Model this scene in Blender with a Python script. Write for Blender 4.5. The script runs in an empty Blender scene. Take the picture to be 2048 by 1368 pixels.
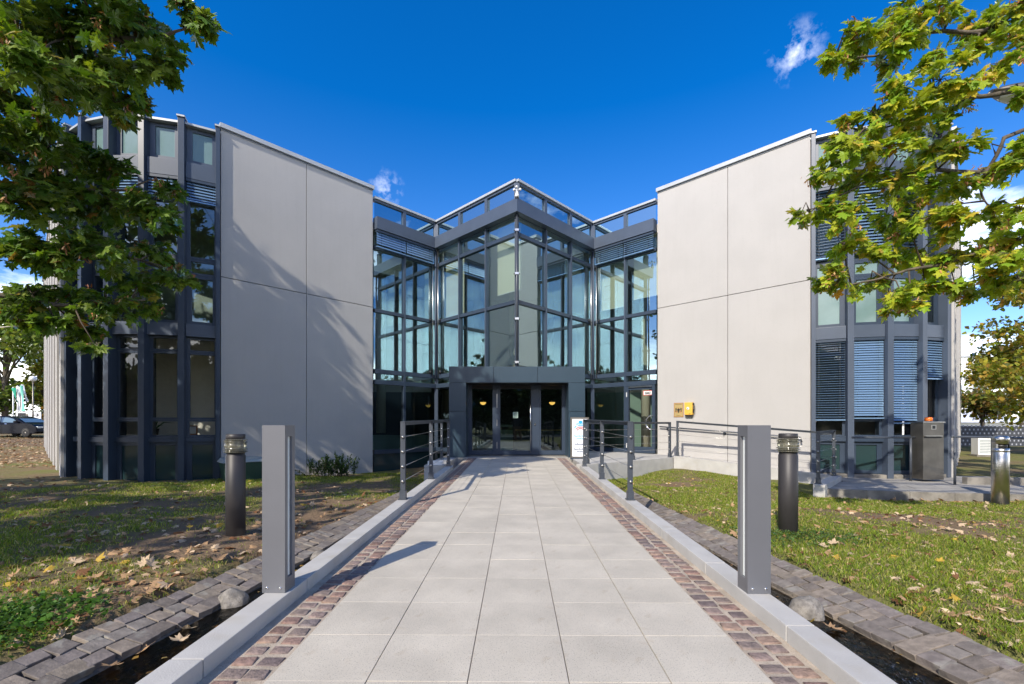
import bpy, bmesh, math, random
import numpy as np
from mathutils import Vector, Matrix, Euler, noise
R = random.Random(7)
rng = np.random.default_rng(11)
C = bpy.context.scene.collection
sc = bpy.context.scene
rad = math.radians
H = 1.165                                   # eye height above the walkway, metres

# ------------------------------------------------------------------ camera, sky, sun, exposure
cam = bpy.data.cameras.new('camera')
cam.sensor_width = 36; cam.lens = 897 / 2048 * 36
cam.shift_y = (846 - 684) / 2048
cam.clip_start = .05; cam.clip_end = 3000
camo = bpy.data.objects.new('camera', cam); C.objects.link(camo)
camo.location = (0, 0, H); camo.rotation_euler = (math.pi / 2, 0, 0)
sc.camera = camo

SUN_EL, SUN_AZ = rad(36.5), rad(208.8)
world = bpy.data.worlds.new('World'); sc.world = world; world.use_nodes = True
wt = world.node_tree; wn = wt.nodes; wl = wt.links
bg = wn['Background']; bg.inputs[1].default_value = .15

def nd(nodes, t, **kw):
    n = nodes.new(t)
    for k, v in kw.items():
        setattr(n, k, v)
    return n

def mth(nodes, links, op, a, b=None, c=None, clamp=False):
    n = nodes.new('ShaderNodeMath'); n.operation = op; n.use_clamp = clamp
    for i, v in enumerate((a, b, c)):
        if v is None: continue
        if isinstance(v, (int, float)): n.inputs[i].default_value = v
        else: links.new(v, n.inputs[i])
    return n.outputs[0]

sky = nd(wn, 'ShaderNodeTexSky', sky_type='NISHITA', sun_disc=False)
sky.sun_elevation = SUN_EL; sky.sun_rotation = SUN_AZ
sky.air_density = 1.0; sky.dust_density = .35; sky.ozone_density = 2.6
grade = nd(wn, 'ShaderNodeMix', data_type='RGBA', blend_type='MULTIPLY')
grade.inputs[0].default_value = 1
wl.new(sky.outputs[0], grade.inputs[6])
tint = nd(wn, 'ShaderNodeMix', data_type='RGBA')        # paler towards the horizon, deep blue overhead
tint.inputs[6].default_value = (.76, .69, .78, 1); tint.inputs[7].default_value = (.007, .365, .74, 1)
wl.new(tint.outputs[2], grade.inputs[7])
tc = nd(wn, 'ShaderNodeTexCoord')
sep = nd(wn, 'ShaderNodeSeparateXYZ'); wl.new(tc.outputs['Generated'], sep.inputs[0])
sdv = (math.sin(SUN_AZ) * math.cos(SUN_EL), math.cos(SUN_AZ) * math.cos(SUN_EL), math.sin(SUN_EL))
dt = nd(wn, 'ShaderNodeVectorMath', operation='DOT_PRODUCT'); wl.new(tc.outputs['Generated'], dt.inputs[0]); dt.inputs[1].default_value = sdv
away = mth(wn, wl, 'SUBTRACT', 1.0, mth(wn, wl, 'MULTIPLY', mth(wn, wl, 'SUBTRACT', dt.outputs['Value'], .35), 1.7, clamp=True))
wl.new(mth(wn, wl, 'MULTIPLY', away, mth(wn, wl, 'POWER', mth(wn, wl, 'MULTIPLY', sep.outputs[2], 1.75, clamp=True), .6)), tint.inputs[0])
zz = mth(wn, wl, 'ADD', mth(wn, wl, 'MAXIMUM', sep.outputs[2], 0.0), .16)
px = mth(wn, wl, 'DIVIDE', sep.outputs[0], zz); py = mth(wn, wl, 'DIVIDE', sep.outputs[1], zz)
comb = nd(wn, 'ShaderNodeCombineXYZ'); wl.new(px, comb.inputs[0]); wl.new(py, comb.inputs[1])
cn = nd(wn, 'ShaderNodeTexNoise'); cn.noise_dimensions = '4D'
wl.new(comb.outputs[0], cn.inputs['Vector']); cn.inputs['W'].default_value = 4.0
cn.inputs['Scale'].default_value = .8; cn.inputs['Detail'].default_value = 9; cn.inputs['Roughness'].default_value = .58
# clouds thicken towards the horizon all round, the zenith stays clear
elev = mth(wn, wl, 'MULTIPLY', mth(wn, wl, 'MAXIMUM', sep.outputs[2], 0), .60)
lev = mth(wn, wl, 'ADD', elev, .345)
cov = mth(wn, wl, 'MULTIPLY', mth(wn, wl, 'SUBTRACT', cn.outputs[0], lev), 7.0, clamp=True)

def puff(u, v, size, level):
    d = Vector(((u - 1024) / 897, 1, (846 - v) / 897)).normalized()
    vm = nd(wn, 'ShaderNodeVectorMath', operation='DISTANCE')
    nrm = nd(wn, 'ShaderNodeVectorMath', operation='NORMALIZE'); wl.new(tc.outputs['Generated'], nrm.inputs[0])
    wl.new(nrm.outputs[0], vm.inputs[0]); vm.inputs[1].default_value = d
    fall = mth(wn, wl, 'SUBTRACT', 1.0, mth(wn, wl, 'DIVIDE', vm.outputs['Value'], size), clamp=True)
    n2 = nd(wn, 'ShaderNodeTexNoise'); n2.inputs['Scale'].default_value = 26; n2.inputs['Detail'].default_value = 7
    n2.inputs['Roughness'].default_value = .6
    mp = nd(wn, 'ShaderNodeMapping'); wl.new(nrm.outputs[0], mp.inputs[0]); mp.inputs['Location'].default_value = (u * .01, v * .013, 0)
    wl.new(mp.outputs[0], n2.inputs['Vector'])
    t = mth(wn, wl, 'MULTIPLY', fall, mth(wn, wl, 'SUBTRACT', mth(wn, wl, 'MULTIPLY_ADD', fall, .16, n2.outputs[0]), .56))
    return mth(wn, wl, 'MULTIPLY', t, level, clamp=True)
p1 = puff(1592, 104, .047, 1.7)
p2 = puff(772, 380, .042, 1.5)
cov = mth(wn, wl, 'MAXIMUM', cov, mth(wn, wl, 'MAXIMUM', p1, p2))
cov = mth(wn, wl, 'MULTIPLY', cov, .93)
cmix = nd(wn, 'ShaderNodeMix', data_type='RGBA')
wl.new(cov, cmix.inputs[0]); wl.new(grade.outputs[2], cmix.inputs[6])
cmix.inputs[7].default_value = (12.6, 12.4, 12.1, 1)
wl.new(cmix.outputs[2], bg.inputs[0])

sd = bpy.data.lights.new('sun', 'SUN'); sd.energy = 2.8; sd.angle = rad(.53); sd.color = (1, .915, .79)
so = bpy.data.objects.new('sun', sd); C.objects.link(so)
sdir = Vector((math.sin(SUN_AZ) * math.cos(SUN_EL), math.cos(SUN_AZ) * math.cos(SUN_EL), math.sin(SUN_EL)))
so.rotation_euler = sdir.to_track_quat('Z', 'Y').to_euler(); so.location = sdir * 40
sc.view_settings.view_transform = 'Standard'; sc.view_settings.look = 'None'
sc.view_settings.gamma = 1; sc.view_settings.exposure = 1.04
sc.view_settings.use_curve_mapping = False
sc.cycles.max_bounces = 14; sc.cycles.transparent_max_bounces = 20; sc.cycles.glossy_bounces = 6
sc.cycles.sample_clamp_indirect = 6
sc.cycles.caustics_reflective = True
try: sc.cycles.use_denoising = True
except Exception: pass

# ------------------------------------------------------------------ materials
MATS = {}
class PosProxy:
    def __init__(s, g): s.outputs = {'Object': g.outputs['Position']}
def mat(name, col, rough=.6, metal=0., spec=.5, noise_amt=0., noise_scale=8., bump=0., bump_scale=60., col2=None, emit=None, attr=None, fac_lo=.35, fac_hi=.65, detail=6, extra=None, world_tex=False):
    m = bpy.data.materials.new(name); m.use_nodes = True
    nt = m.node_tree; b = nt.nodes['Principled BSDF']
    b.inputs['Base Color'].default_value = (*col, 1); b.inputs['Roughness'].default_value = rough
    b.inputs['Metallic'].default_value = metal; b.inputs['Specular IOR Level'].default_value = spec
    co = nt.nodes.new('ShaderNodeTexCoord')
    if world_tex:                              # pieces that share a mesh must not share their grain
        vm = nt.nodes.new('ShaderNodeNewGeometry'); co = PosProxy(vm)
    last = None
    if noise_amt or col2:
        n = nt.nodes.new('ShaderNodeTexNoise'); n.inputs['Scale'].default_value = noise_scale; n.inputs['Detail'].default_value = detail
        nt.links.new(co.outputs['Object'], n.inputs['Vector'])
        mr = nt.nodes.new('ShaderNodeMapRange'); mr.inputs[1].default_value = fac_lo; mr.inputs[2].default_value = fac_hi
        nt.links.new(n.outputs[0], mr.inputs[0])
        mx = nt.nodes.new('ShaderNodeMix'); mx.data_type = 'RGBA'
        c2 = col2 or tuple(max(0, c * (1 - noise_amt)) for c in col)
        mx.inputs[6].default_value = (*c2, 1); mx.inputs[7].default_value = (*col, 1)
        nt.links.new(mr.outputs[0], mx.inputs[0]); last = mx.outputs[2]
    if attr:
        a = nt.nodes.new('ShaderNodeAttribute'); a.attribute_name = attr
        if last is None: last = a.outputs['Color']
        else:
            mm = nt.nodes.new('ShaderNodeMix'); mm.data_type = 'RGBA'; mm.blend_type = 'MULTIPLY'; mm.inputs[0].default_value = 1
            nt.links.new(last, mm.inputs[6]); nt.links.new(a.outputs['Color'], mm.inputs[7]); last = mm.outputs[2]
    if extra: last = extra(nt, co, last)
    if last is not None: nt.links.new(last, b.inputs['Base Color'])
    if bump:
        n = nt.nodes.new('ShaderNodeTexNoise'); n.inputs['Scale'].default_value = bump_scale; n.inputs['Detail'].default_value = 5
        nt.links.new(co.outputs['Object'], n.inputs['Vector'])
        bp = nt.nodes.new('ShaderNodeBump'); bp.inputs['Strength'].default_value = bump; bp.inputs['Distance'].default_value = .02
        nt.links.new(n.outputs[0], bp.inputs['Height']); nt.links.new(bp.outputs[0], b.inputs['Normal'])
    if emit:
        b.inputs['Emission Color'].default_value = (*emit[:3], 1); b.inputs['Emission Strength'].default_value = emit[3]
    MATS[name] = m
    return m

def speck(scale, lo, hi, col, amt):
    """small aggregate specks mixed over the colour"""
    def f(nt, co, last):
        v = nt.nodes.new('ShaderNodeTexNoise'); v.inputs['Scale'].default_value = scale; v.inputs['Detail'].default_value = 2
        nt.links.new(co.outputs['Object'], v.inputs['Vector'])
        mr = nt.nodes.new('ShaderNodeMapRange'); mr.inputs[1].default_value = lo; mr.inputs[2].default_value = hi; mr.inputs[4].default_value = amt
        nt.links.new(v.outputs[0], mr.inputs[0])
        mx = nt.nodes.new('ShaderNodeMix'); mx.data_type = 'RGBA'; mx.inputs[7].default_value = (*col, 1)
        nt.links.new(mr.outputs[0], mx.inputs[0]); nt.links.new(last, mx.inputs[6])
        return mx.outputs[2]
    return f

def slab_tone(nt, co, last):
    """each cast slab its own tone, worn and dusty in places"""
    oi = nt.nodes.new('ShaderNodeObjectInfo'); mr = nt.nodes.new('ShaderNodeMapRange'); mr.inputs[3].default_value = .975; mr.inputs[4].default_value = 1.025
    nt.links.new(oi.outputs['Random'], mr.inputs[0])
    ge = nt.nodes.new('ShaderNodeNewGeometry'); n = nt.nodes.new('ShaderNodeTexNoise'); n.inputs['Scale'].default_value = 1.7; n.inputs['Detail'].default_value = 8; n.inputs['Roughness'].default_value = .65
    nt.links.new(ge.outputs['Position'], n.inputs['Vector'])
    m2 = nt.nodes.new('ShaderNodeMapRange'); m2.inputs[1].default_value = .3; m2.inputs[2].default_value = .7; m2.inputs[3].default_value = .84; m2.inputs[4].default_value = 1.06; nt.links.new(n.outputs[0], m2.inputs[0])
    mu = nt.nodes.new('ShaderNodeMath'); mu.operation = 'MULTIPLY'; nt.links.new(mr.outputs[0], mu.inputs[0]); nt.links.new(m2.outputs[0], mu.inputs[1])
    vm = nt.nodes.new('ShaderNodeVectorMath'); vm.operation = 'SCALE'; nt.links.new(last, vm.inputs[0]); nt.links.new(mu.outputs[0], vm.inputs['Scale'])
    return vm.outputs[0]

def streaks(nt, co, last):
    """rain streaks and pores on cast concrete"""
    mp = nt.nodes.new('ShaderNodeMapping'); mp.inputs['Scale'].default_value = (5, 5, .35)
    nt.links.new(co.outputs['Object'], mp.inputs[0])
    n = nt.nodes.new('ShaderNodeTexNoise'); n.inputs['Scale'].default_value = 2.2; n.inputs['Detail'].default_value = 7
    nt.links.new(mp.outputs[0], n.inputs['Vector'])
    mr = nt.nodes.new('ShaderNodeMapRange'); mr.inputs[1].default_value = .5; mr.inputs[2].default_value = .75; mr.inputs[4].default_value = .2
    nt.links.new(n.outputs[0], mr.inputs[0])
    mx = nt.nodes.new('ShaderNodeMix'); mx.data_type = 'RGBA'; mx.inputs[7].default_value = (.37, .355, .335, 1)
    nt.links.new(mr.outputs[0], mx.inputs[0]); nt.links.new(last, mx.inputs[6])
    return speck(55, .66, .75, (.25, .24, .22), .5)(nt, co, mx.outputs[2])

mat('concrete', (.435, .422, .402), .85, noise_amt=.05, noise_scale=1.3, bump=.25, bump_scale=90, extra=streaks)
mat('coping', (.46, .48, .49), .45, metal=.2, noise_amt=.1, noise_scale=3)
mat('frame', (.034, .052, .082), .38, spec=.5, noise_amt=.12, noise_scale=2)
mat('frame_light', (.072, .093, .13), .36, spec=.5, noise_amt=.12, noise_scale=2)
mat('portal', (.03, .055, .078), .3, spec=.5, noise_amt=.08, noise_scale=2)
mat('railing', (.062, .072, .088), .35, spec=.5, noise_amt=.12, noise_scale=6)
mat('lamp_grey', (.17, .175, .19), .42, metal=.3, noise_amt=.06, noise_scale=4, bump=.02, bump_scale=300)
mat('bollard_brown', (.033, .03, .03), .5, noise_amt=.15, noise_scale=5)
mat('steel', (.6, .58, .55), .28, metal=1, noise_amt=.15, noise_scale=6)
mat('steel_dull', (.29, .265, .225), .48, metal=1, noise_amt=.25, noise_scale=3.5, bump=.05, bump_scale=10)
mat('chrome', (.75, .75, .75), .15, metal=1)
mat('slat', (.22, .36, .54), .3, metal=.5, noise_amt=.05)
mat('black', (.012, .012, .013), .45)
mat('dark', (.02, .022, .025), .5)
mat('white', (.78, .78, .76), .5)
mat('wall_paint', (.76, .74, .68), .8, noise_amt=.05)
mat('warm_paint', (.68, .64, .5), .8, noise_amt=.05)
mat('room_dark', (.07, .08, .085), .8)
mat('carpet', (.16, .16, .15), .9)
mat('blind_cloth', (.8, .76, .62), .8)
mat('blue_desk', (.1, .28, .5), .5)
mat('green_file', (.3, .42, .36), .6)
mat('red_art', (.12, .02, .02), .7)
mat('yellow', (.72, .42, .06), .4)
mat('orange', (.75, .17, .015), .3)
mat('lamp_glow', (.8, .5, .15), .4, emit=(1, .55, .12, 1.1))
mat('brass', (.5, .37, .15), .4, metal=.3, noise_amt=.1)
mat('brown_edge', (.33, .14, .05), .5)
mat('red', (.62, .03, .025), .4)
mat('cyan', (.02, .36, .72), .4)
mat('cyan_text', (.05, .42, .68), .4)
mat('navy_text', (.03, .07, .16), .5)
mat('opal', (.72, .76, .74), .25)
mat('sign_white', (.78, .79, .81), .35)
mat('bin_green', (.01, .045, .03), .5)
mat('bin_lid', (.32, .36, .35), .5, noise_amt=.2)
mat('flag_green', (.02, .36, .22), .7)
mat('flag_mint', (.2, .6, .45), .7)
mat('car_paint', (.006, .007, .012), .2, spec=.12)
mat('tyre', (.02, .02, .02), .8)
mat('far_white', (.8, .8, .8), .7)
mat('far_glass', (.12, .19, .24), .1, spec=1)
mat('asphalt', (.055, .055, .055), .9, noise_amt=.3)
mat('path_slab', (.54, .495, .41), .8, noise_amt=.13, noise_scale=2.5, bump=.12, bump_scale=220, extra=lambda nt, co, l: slab_tone(nt, co, speck(150, .6, .66, (.2, .19, .175), .75)(nt, co, speck(170, .62, .68, (.62, .6, .55), .5)(nt, co, speck(11, .6, .74, (.4, .33, .24), .4)(nt, co, l)))))
mat('paving', (.34, .325, .295), .85, noise_amt=.3, noise_scale=4, bump=.15, bump_scale=150)
mat('sand', (.47, .4, .315), .95, noise_amt=.3, noise_scale=9, bump=.3, bump_scale=150, extra=speck(160, .56, .7, (.24, .18, .12), .7))
mat('kerb_stone', (.46, .45, .425), .75, noise_amt=.14, noise_scale=4, bump=.15, bump_scale=120, extra=lambda nt, co, l: speck(6, .56, .74, (.38, .35, .29), .5)(nt, co, l))
mat('cobble', (.25, .195, .17), .75, noise_amt=.4, noise_scale=38, bump=.4, bump_scale=80, world_tex=True, attr='col')
mat('edging', (.24, .212, .185), .88, noise_amt=.32, noise_scale=22, bump=.22, bump_scale=70, world_tex=True, attr='col', extra=lambda nt, co, l: speck(9, .6, .68, (.34, .33, .28), .45)(nt, co, l))
mat('boulder', (.27, .25, .22), .85, noise_amt=.5, noise_scale=22, bump=.35, bump_scale=50, extra=speck(120, .56, .66, (.14, .12, .1), .7))
mat('joint_soil', (.2, .165, .125), .95, noise_amt=.5, noise_scale=20, bump=.4, bump_scale=60)
mat('mud', (.17, .115, .06), .75, col2=(.06, .042, .026), noise_scale=16, bump=.6, bump_scale=26, extra=speck(45, .6, .68, (.42, .3, .12), .8))
mat('bark', (.14, .115, .085), .9, noise_amt=.5, noise_scale=14, bump=.5, bump_scale=40)
mat('twig', (.11, .085, .06), .85, noise_amt=.4, noise_scale=20)
mat('old_concrete', (.27, .25, .215), .9, noise_amt=.45, noise_scale=5, bump=.3, bump_scale=60)
mat('gabion', (.06, .065, .075), .6, noise_amt=.3)
mat('gabion_dot', (.34, .36, .4), .5)

def leaf_mat(name, trans=.45, gain=(1, 1, 1), tg=(1.5, 1.5, .45), gloss=.4):
    m = bpy.data.materials.new(name); m.use_nodes = True
    nt = m.node_tree; nt.nodes.remove(nt.nodes['Principled BSDF']); out = nt.nodes['Material Output']
    a = nt.nodes.new('ShaderNodeAttribute'); a.attribute_name = 'col'
    def mul(c):
        x = nt.nodes.new('ShaderNodeMix'); x.data_type = 'RGBA'; x.blend_type = 'MULTIPLY'; x.inputs[0].default_value = 1
        nt.links.new(a.outputs['Color'], x.inputs[6]); x.inputs[7].default_value = (*c, 1); return x.outputs[2]
    d = nt.nodes.new('ShaderNodeBsdfDiffuse'); nt.links.new(mul(gain), d.inputs[0])
    t = nt.nodes.new('ShaderNodeBsdfTranslucent'); nt.links.new(mul(tg), t.inputs[0])
    mx = nt.nodes.new('ShaderNodeMixShader'); mx.inputs[0].default_value = trans
    nt.links.new(d.outputs[0], mx.inputs[1]); nt.links.new(t.outputs[0], mx.inputs[2])
    g = nt.nodes.new('ShaderNodeBsdfGlossy'); g.inputs['Roughness'].default_value = .42; g.inputs[0].default_value = (.8, .9, .8, 1)
    lw = nt.nodes.new('ShaderNodeFresnel'); lw.inputs[0].default_value = 1.38
    m2 = nt.nodes.new('ShaderNodeMixShader'); gf = nt.nodes.new('ShaderNodeMath'); gf.operation = 'MULTIPLY'; gf.inputs[1].default_value = gloss; nt.links.new(lw.outputs[0], gf.inputs[0]); nt.links.new(gf.outputs[0], m2.inputs[0])
    nt.links.new(mx.outputs[0], m2.inputs[1]); nt.links.new(g.outputs[0], m2.inputs[2])
    nt.links.new(m2.outputs[0], out.inputs[0]); MATS[name] = m
leaf_mat('leaf'); leaf_mat('dry_leaf', .18, tg=(1, .8, .5), gloss=.2); leaf_mat('grass_blade', .4, gloss=.1)

def glass_mat(name, refl, rcol, tcol):
    m = bpy.data.materials.new(name); m.use_nodes = True
    nt = m.node_tree; nt.nodes.remove(nt.nodes['Principled BSDF']); out = nt.nodes['Material Output']
    t = nt.nodes.new('ShaderNodeBsdfTransparent'); t.inputs[0].default_value = (*tcol, 1)
    g = nt.nodes.new('ShaderNodeBsdfGlossy'); g.inputs[0].default_value = (*rcol, 1); g.inputs['Roughness'].default_value = .0
    co = nt.nodes.new('ShaderNodeTexCoord'); n = nt.nodes.new('ShaderNodeTexNoise'); n.inputs['Scale'].default_value = .9; n.inputs['Detail'].default_value = 1
    nt.links.new(co.outputs['Object'], n.inputs['Vector'])
    bp = nt.nodes.new('ShaderNodeBump'); bp.inputs['Strength'].default_value = .05; bp.inputs['Distance'].default_value = .05
    nt.links.new(n.outputs[0], bp.inputs['Height']); nt.links.new(bp.outputs[0], g.inputs['Normal'])
    f = nt.nodes.new('ShaderNodeFresnel'); f.inputs[0].default_value = 1.5
    mr = nt.nodes.new('ShaderNodeMapRange'); mr.inputs[1].default_value = .04; mr.inputs[3].default_value = refl
    nt.links.new(f.outputs[0], mr.inputs[0])
    mx = nt.nodes.new('ShaderNodeMixShader'); nt.links.new(mr.outputs[0], mx.inputs[0])
    nt.links.new(t.outputs[0], mx.inputs[1]); nt.links.new(g.outputs[0], mx.inputs[2])
    nt.links.new(mx.outputs[0], out.inputs[0]); MATS[name] = m
glass_mat('glass', .38, (.68, .92, 1.0), (.74, .84, .8))
glass_mat('glass_dark', .16, (.7, .85, .9), (.5, .58, .56))
glass_mat('glass_clear', .07, (.9, .9, .9), (.93, .95, .93))
mat('glass_spandrel', (.015, .03, .045), .02, spec=1.0)
MATS['glass_spandrel'].node_tree.nodes['Principled BSDF'].inputs['Coat Weight'].default_value = 0
def mirror_spandrel():
    m = MATS['glass_spandrel']; nt = m.node_tree; b = nt.nodes['Principled BSDF']
    g = nt.nodes.new('ShaderNodeBsdfGlossy'); g.inputs[0].default_value = (.55, .8, .9, 1); g.inputs['Roughness'].default_value = 0
    mx = nt.nodes.new('ShaderNodeMixShader'); mx.inputs[0].default_value = .62
    nt.links.new(b.outputs[0], mx.inputs[1]); nt.links.new(g.outputs[0], mx.inputs[2])
    nt.links.new(mx.outputs[0], nt.nodes['Material Output'].inputs[0])
mirror_spandrel()
mat('panel_glass', (.16, .25, .24), .12, spec=.8, noise_amt=.05)
mat('panel_glass_dark', (.02, .045, .05), .1, spec=.7)

def water_mat():
    m = bpy.data.materials.new('stream_water'); m.use_nodes = True
    nt = m.node_tree; nt.nodes.remove(nt.nodes['Principled BSDF']); out = nt.nodes['Material Output']
    t = nt.nodes.new('ShaderNodeBsdfTransparent'); t.inputs[0].default_value = (.64, .53, .37, 1)
    g = nt.nodes.new('ShaderNodeBsdfGlossy'); g.inputs['Roughness'].default_value = .03
    co = nt.nodes.new('ShaderNodeTexCoord'); mp = nt.nodes.new('ShaderNodeMapping'); mp.inputs['Scale'].default_value = (9, 5, 1)
    nt.links.new(co.outputs['Object'], mp.inputs[0])
    n = nt.nodes.new('ShaderNodeTexNoise'); n.inputs['Scale'].default_value = 2.4; n.inputs['Detail'].default_value = 4
    nt.links.new(mp.outputs[0], n.inputs['Vector'])
    bp = nt.nodes.new('ShaderNodeBump'); bp.inputs['Strength'].default_value = .35; bp.inputs['Distance'].default_value = .03
    nt.links.new(n.outputs[0], bp.inputs['Height']); nt.links.new(bp.outputs[0], g.inputs['Normal'])
    f = nt.nodes.new('ShaderNodeFresnel'); f.inputs[0].default_value = 1.33; nt.links.new(bp.outputs[0], f.inputs['Normal'])
    mx = nt.nodes.new('ShaderNodeMixShader'); nt.links.new(f.outputs[0], mx.inputs[0])
    nt.links.new(t.outputs[0], mx.inputs[1]); nt.links.new(g.outputs[0], mx.inputs[2])
    nt.links.new(mx.outputs[0], out.inputs[0]); MATS['stream_water'] = m
water_mat()

def ground_mat():
    m = bpy.data.materials.new('lawn_soil'); m.use_nodes = True
    nt = m.node_tree; b = nt.nodes['Principled BSDF']; b.inputs['Roughness'].default_value = .95; b.inputs['Specular IOR Level'].default_value = .1
    co = nt.nodes.new('ShaderNodeTexCoord'); a = nt.nodes.new('ShaderNodeAttribute'); a.attribute_name = 'green'
    n = nt.nodes.new('ShaderNodeTexNoise'); n.inputs['Scale'].default_value = 9; n.inputs['Detail'].default_value = 9; n.inputs['Roughness'].default_value = .7
    nt.links.new(co.outputs['Object'], n.inputs['Vector'])
    soil = nt.nodes.new('ShaderNodeMix'); soil.data_type = 'RGBA'; soil.inputs[6].default_value = (.1, .066, .042, 1); soil.inputs[7].default_value = (.3, .21, .135, 1)
    nt.links.new(n.outputs[0], soil.inputs[0])
    gr = nt.nodes.new('ShaderNodeMix'); gr.data_type = 'RGBA'; gr.inputs[6].default_value = (.09, .11, .022, 1); gr.inputs[7].default_value = (.22, .21, .08, 1)
    nt.links.new(n.outputs[0], gr.inputs[0])
    n2 = nt.nodes.new('ShaderNodeTexNoise'); n2.inputs['Scale'].default_value = 30; n2.inputs['Detail'].default_value = 5
    nt.links.new(co.outputs['Object'], n2.inputs['Vector'])
    f = nt.nodes.new('ShaderNodeMath'); f.operation = 'ADD'; nt.links.new(a.outputs['Fac'], f.inputs[0])
    s = nt.nodes.new('ShaderNodeMath'); s.operation = 'MULTIPLY_ADD'; nt.links.new(n2.outputs[0], s.inputs[0]); s.inputs[1].default_value = 1.2; s.inputs[2].default_value = -.6
    nt.links.new(s.outputs[0], f.inputs[1]); f.use_clamp = True
    mx = nt.nodes.new('ShaderNodeMix'); mx.data_type = 'RGBA'; nt.links.new(f.outputs[0], mx.inputs[0])
    nt.links.new(soil.outputs[2], mx.inputs[6]); nt.links.new(gr.outputs[2], mx.inputs[7])
    nt.links.new(mx.outputs[2], b.inputs['Base Color'])
    bp = nt.nodes.new('ShaderNodeBump'); bp.inputs['Strength'].default_value = .8; bp.inputs['Distance'].default_value = .03
    nt.links.new(n2.outputs[0], bp.inputs['Height']); nt.links.new(bp.outputs[0], b.inputs['Normal'])
    MATS['lawn_soil'] = m
ground_mat()

# ------------------------------------------------------------------ builders
class MB:
    """collects shapes; build() links them as ONE mesh object"""
    def __init__(self): self.v = []; self.f = []; self.m = []; self.mats = []; self.sm = []
    def mi(self, m):
        if m not in self.mats: self.mats.append(m)
        return self.mats.index(m)
    def add(self, vs, fs, m, smooth=False):
        o = len(self.v); self.v += [tuple(p) for p in vs]
        for f in fs: self.f.append(tuple(i + o for i in f)); self.m.append(self.mi(m)); self.sm.append(smooth)
    def box(self, x0, x1, y0, y1, z0, z1, m, fr=None):
        vs = [(x, y, z) for z in (z0, z1) for y in (y0, y1) for x in (x0, x1)]
        if fr: vs = [fr(*p) for p in vs]
        self.add(vs, [(0, 2, 3, 1), (4, 5, 7, 6), (0, 1, 5, 4), (2, 6, 7, 3), (0, 4, 6, 2), (1, 3, 7, 5)], m)
        return self
    def prism(self, poly, z0, z1, m, fr=None):
        n = len(poly); vs = [(p[0], p[1], z0) for p in poly] + [(p[0], p[1], z1) for p in poly]
        if fr: vs = [fr(*p) for p in vs]
        self.add(vs, [tuple(reversed(range(n))), tuple(range(n, 2 * n))] + [(i, (i + 1) % n, n + (i + 1) % n, n + i) for i in range(n)], m)
        return self
    def tube(self, pts, r, m, n=8, cap=True):
        pts = [Vector(p) for p in pts]; k = len(pts)
        rr = r if isinstance(r, (list, tuple)) else [r] * k
        vs = []; up = Vector((.13, .27, 1))
        for i, p in enumerate(pts):
            d = (pts[min(i + 1, k - 1)] - pts[max(i - 1, 0)])
            if d.length < 1e-9: d = Vector((0, 0, 1))
            d.normalize()
            u = d.cross(up)
            if u.length < .05: u = d.cross(Vector((1, .2, 0)))
            u.normalize(); w = d.cross(u)
            for j in range(n):
                a = 2 * math.pi * j / n; vs.append(p + (u * math.cos(a) + w * math.sin(a)) * rr[i])
        fs = [(i * n + j, i * n + (j + 1) % n, (i + 1) * n + (j + 1) % n, (i + 1) * n + j) for i in range(k - 1) for j in range(n)]
        if cap: fs += [tuple(reversed(range(n))), tuple(range((k - 1) * n, k * n))]
        self.add(vs, fs, m, smooth=n > 4); return self
    def lathe(self, prof, m, cx=0, cy=0, n=24, fr=None):
        vs = [(cx + r * math.cos(2 * math.pi * j / n), cy + r * math.sin(2 * math.pi * j / n), z) for r, z in prof for j in range(n)]
        if fr: vs = [fr(*p) for p in vs]
        k = len(prof)
        fs = [(i * n + j, i * n + (j + 1) % n, (i + 1) * n + (j + 1) % n, (i + 1) * n + j) for i in range(k - 1) for j in range(n)]
        fs += [tuple(reversed(range(n))), tuple(range((k - 1) * n, k * n))]
        self.add(vs, fs, m, smooth=True); return self
    def mesh(self, name, bevel=0, seg=2):
        me = bpy.data.meshes.new(name); me.from_pydata(self.v, [], self.f)
        for m in self.mats: me.materials.append(MATS[m])
        me.polygons.foreach_set('material_index', self.m); me.polygons.foreach_set('use_smooth', self.sm)
        if bevel:
            bm = bmesh.new(); bm.from_mesh(me)
            bmesh.ops.bevel(bm, geom=bm.edges[:], offset=bevel, segments=seg, affect='EDGES', profile=.7)
            bm.to_mesh(me); bm.free()
        me.update(); return me
    def build(self, name, parent=None, bevel=0, local=False, **kw):
        return link(name, self.mesh(name, bevel), parent, local, **kw)

def wmat(o):
    return (wmat(o.parent) @ o.matrix_parent_inverse @ o.matrix_basis) if o.parent else o.matrix_basis.copy()

def link(name, data, parent=None, local=False, **kw):
    """link an object; a child's mesh is given in world coordinates unless local=True"""
    o = bpy.data.objects.new(name, data); C.objects.link(o)
    if parent is not None:
        o.parent = parent
        if not local: o.matrix_parent_inverse = wmat(parent).inverted()
    for k, v in kw.items(): o[k] = v
    return o

def thing(name, label, cat, loc=(0, 0, 0), rot=(0, 0, 0), group=None):
    o = bpy.data.objects.new(name, None); C.objects.link(o); o.empty_display_size = .1
    o.location = loc; o.rotation_euler = rot; o['label'] = label; o['category'] = cat
    if group: o['group'] = group
    return o

def tag(o, label, cat, group=None, kind=None):
    o['label'] = label; o['category'] = cat
    if group: o['group'] = group
    if kind: o['kind'] = kind
    return o

def copy_tree(o, parent=None):
    c = o.copy(); C.objects.link(c)
    if parent is not None: c.parent = parent
    for ch in list(o.children): copy_tree(ch, c)
    return c

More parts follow.
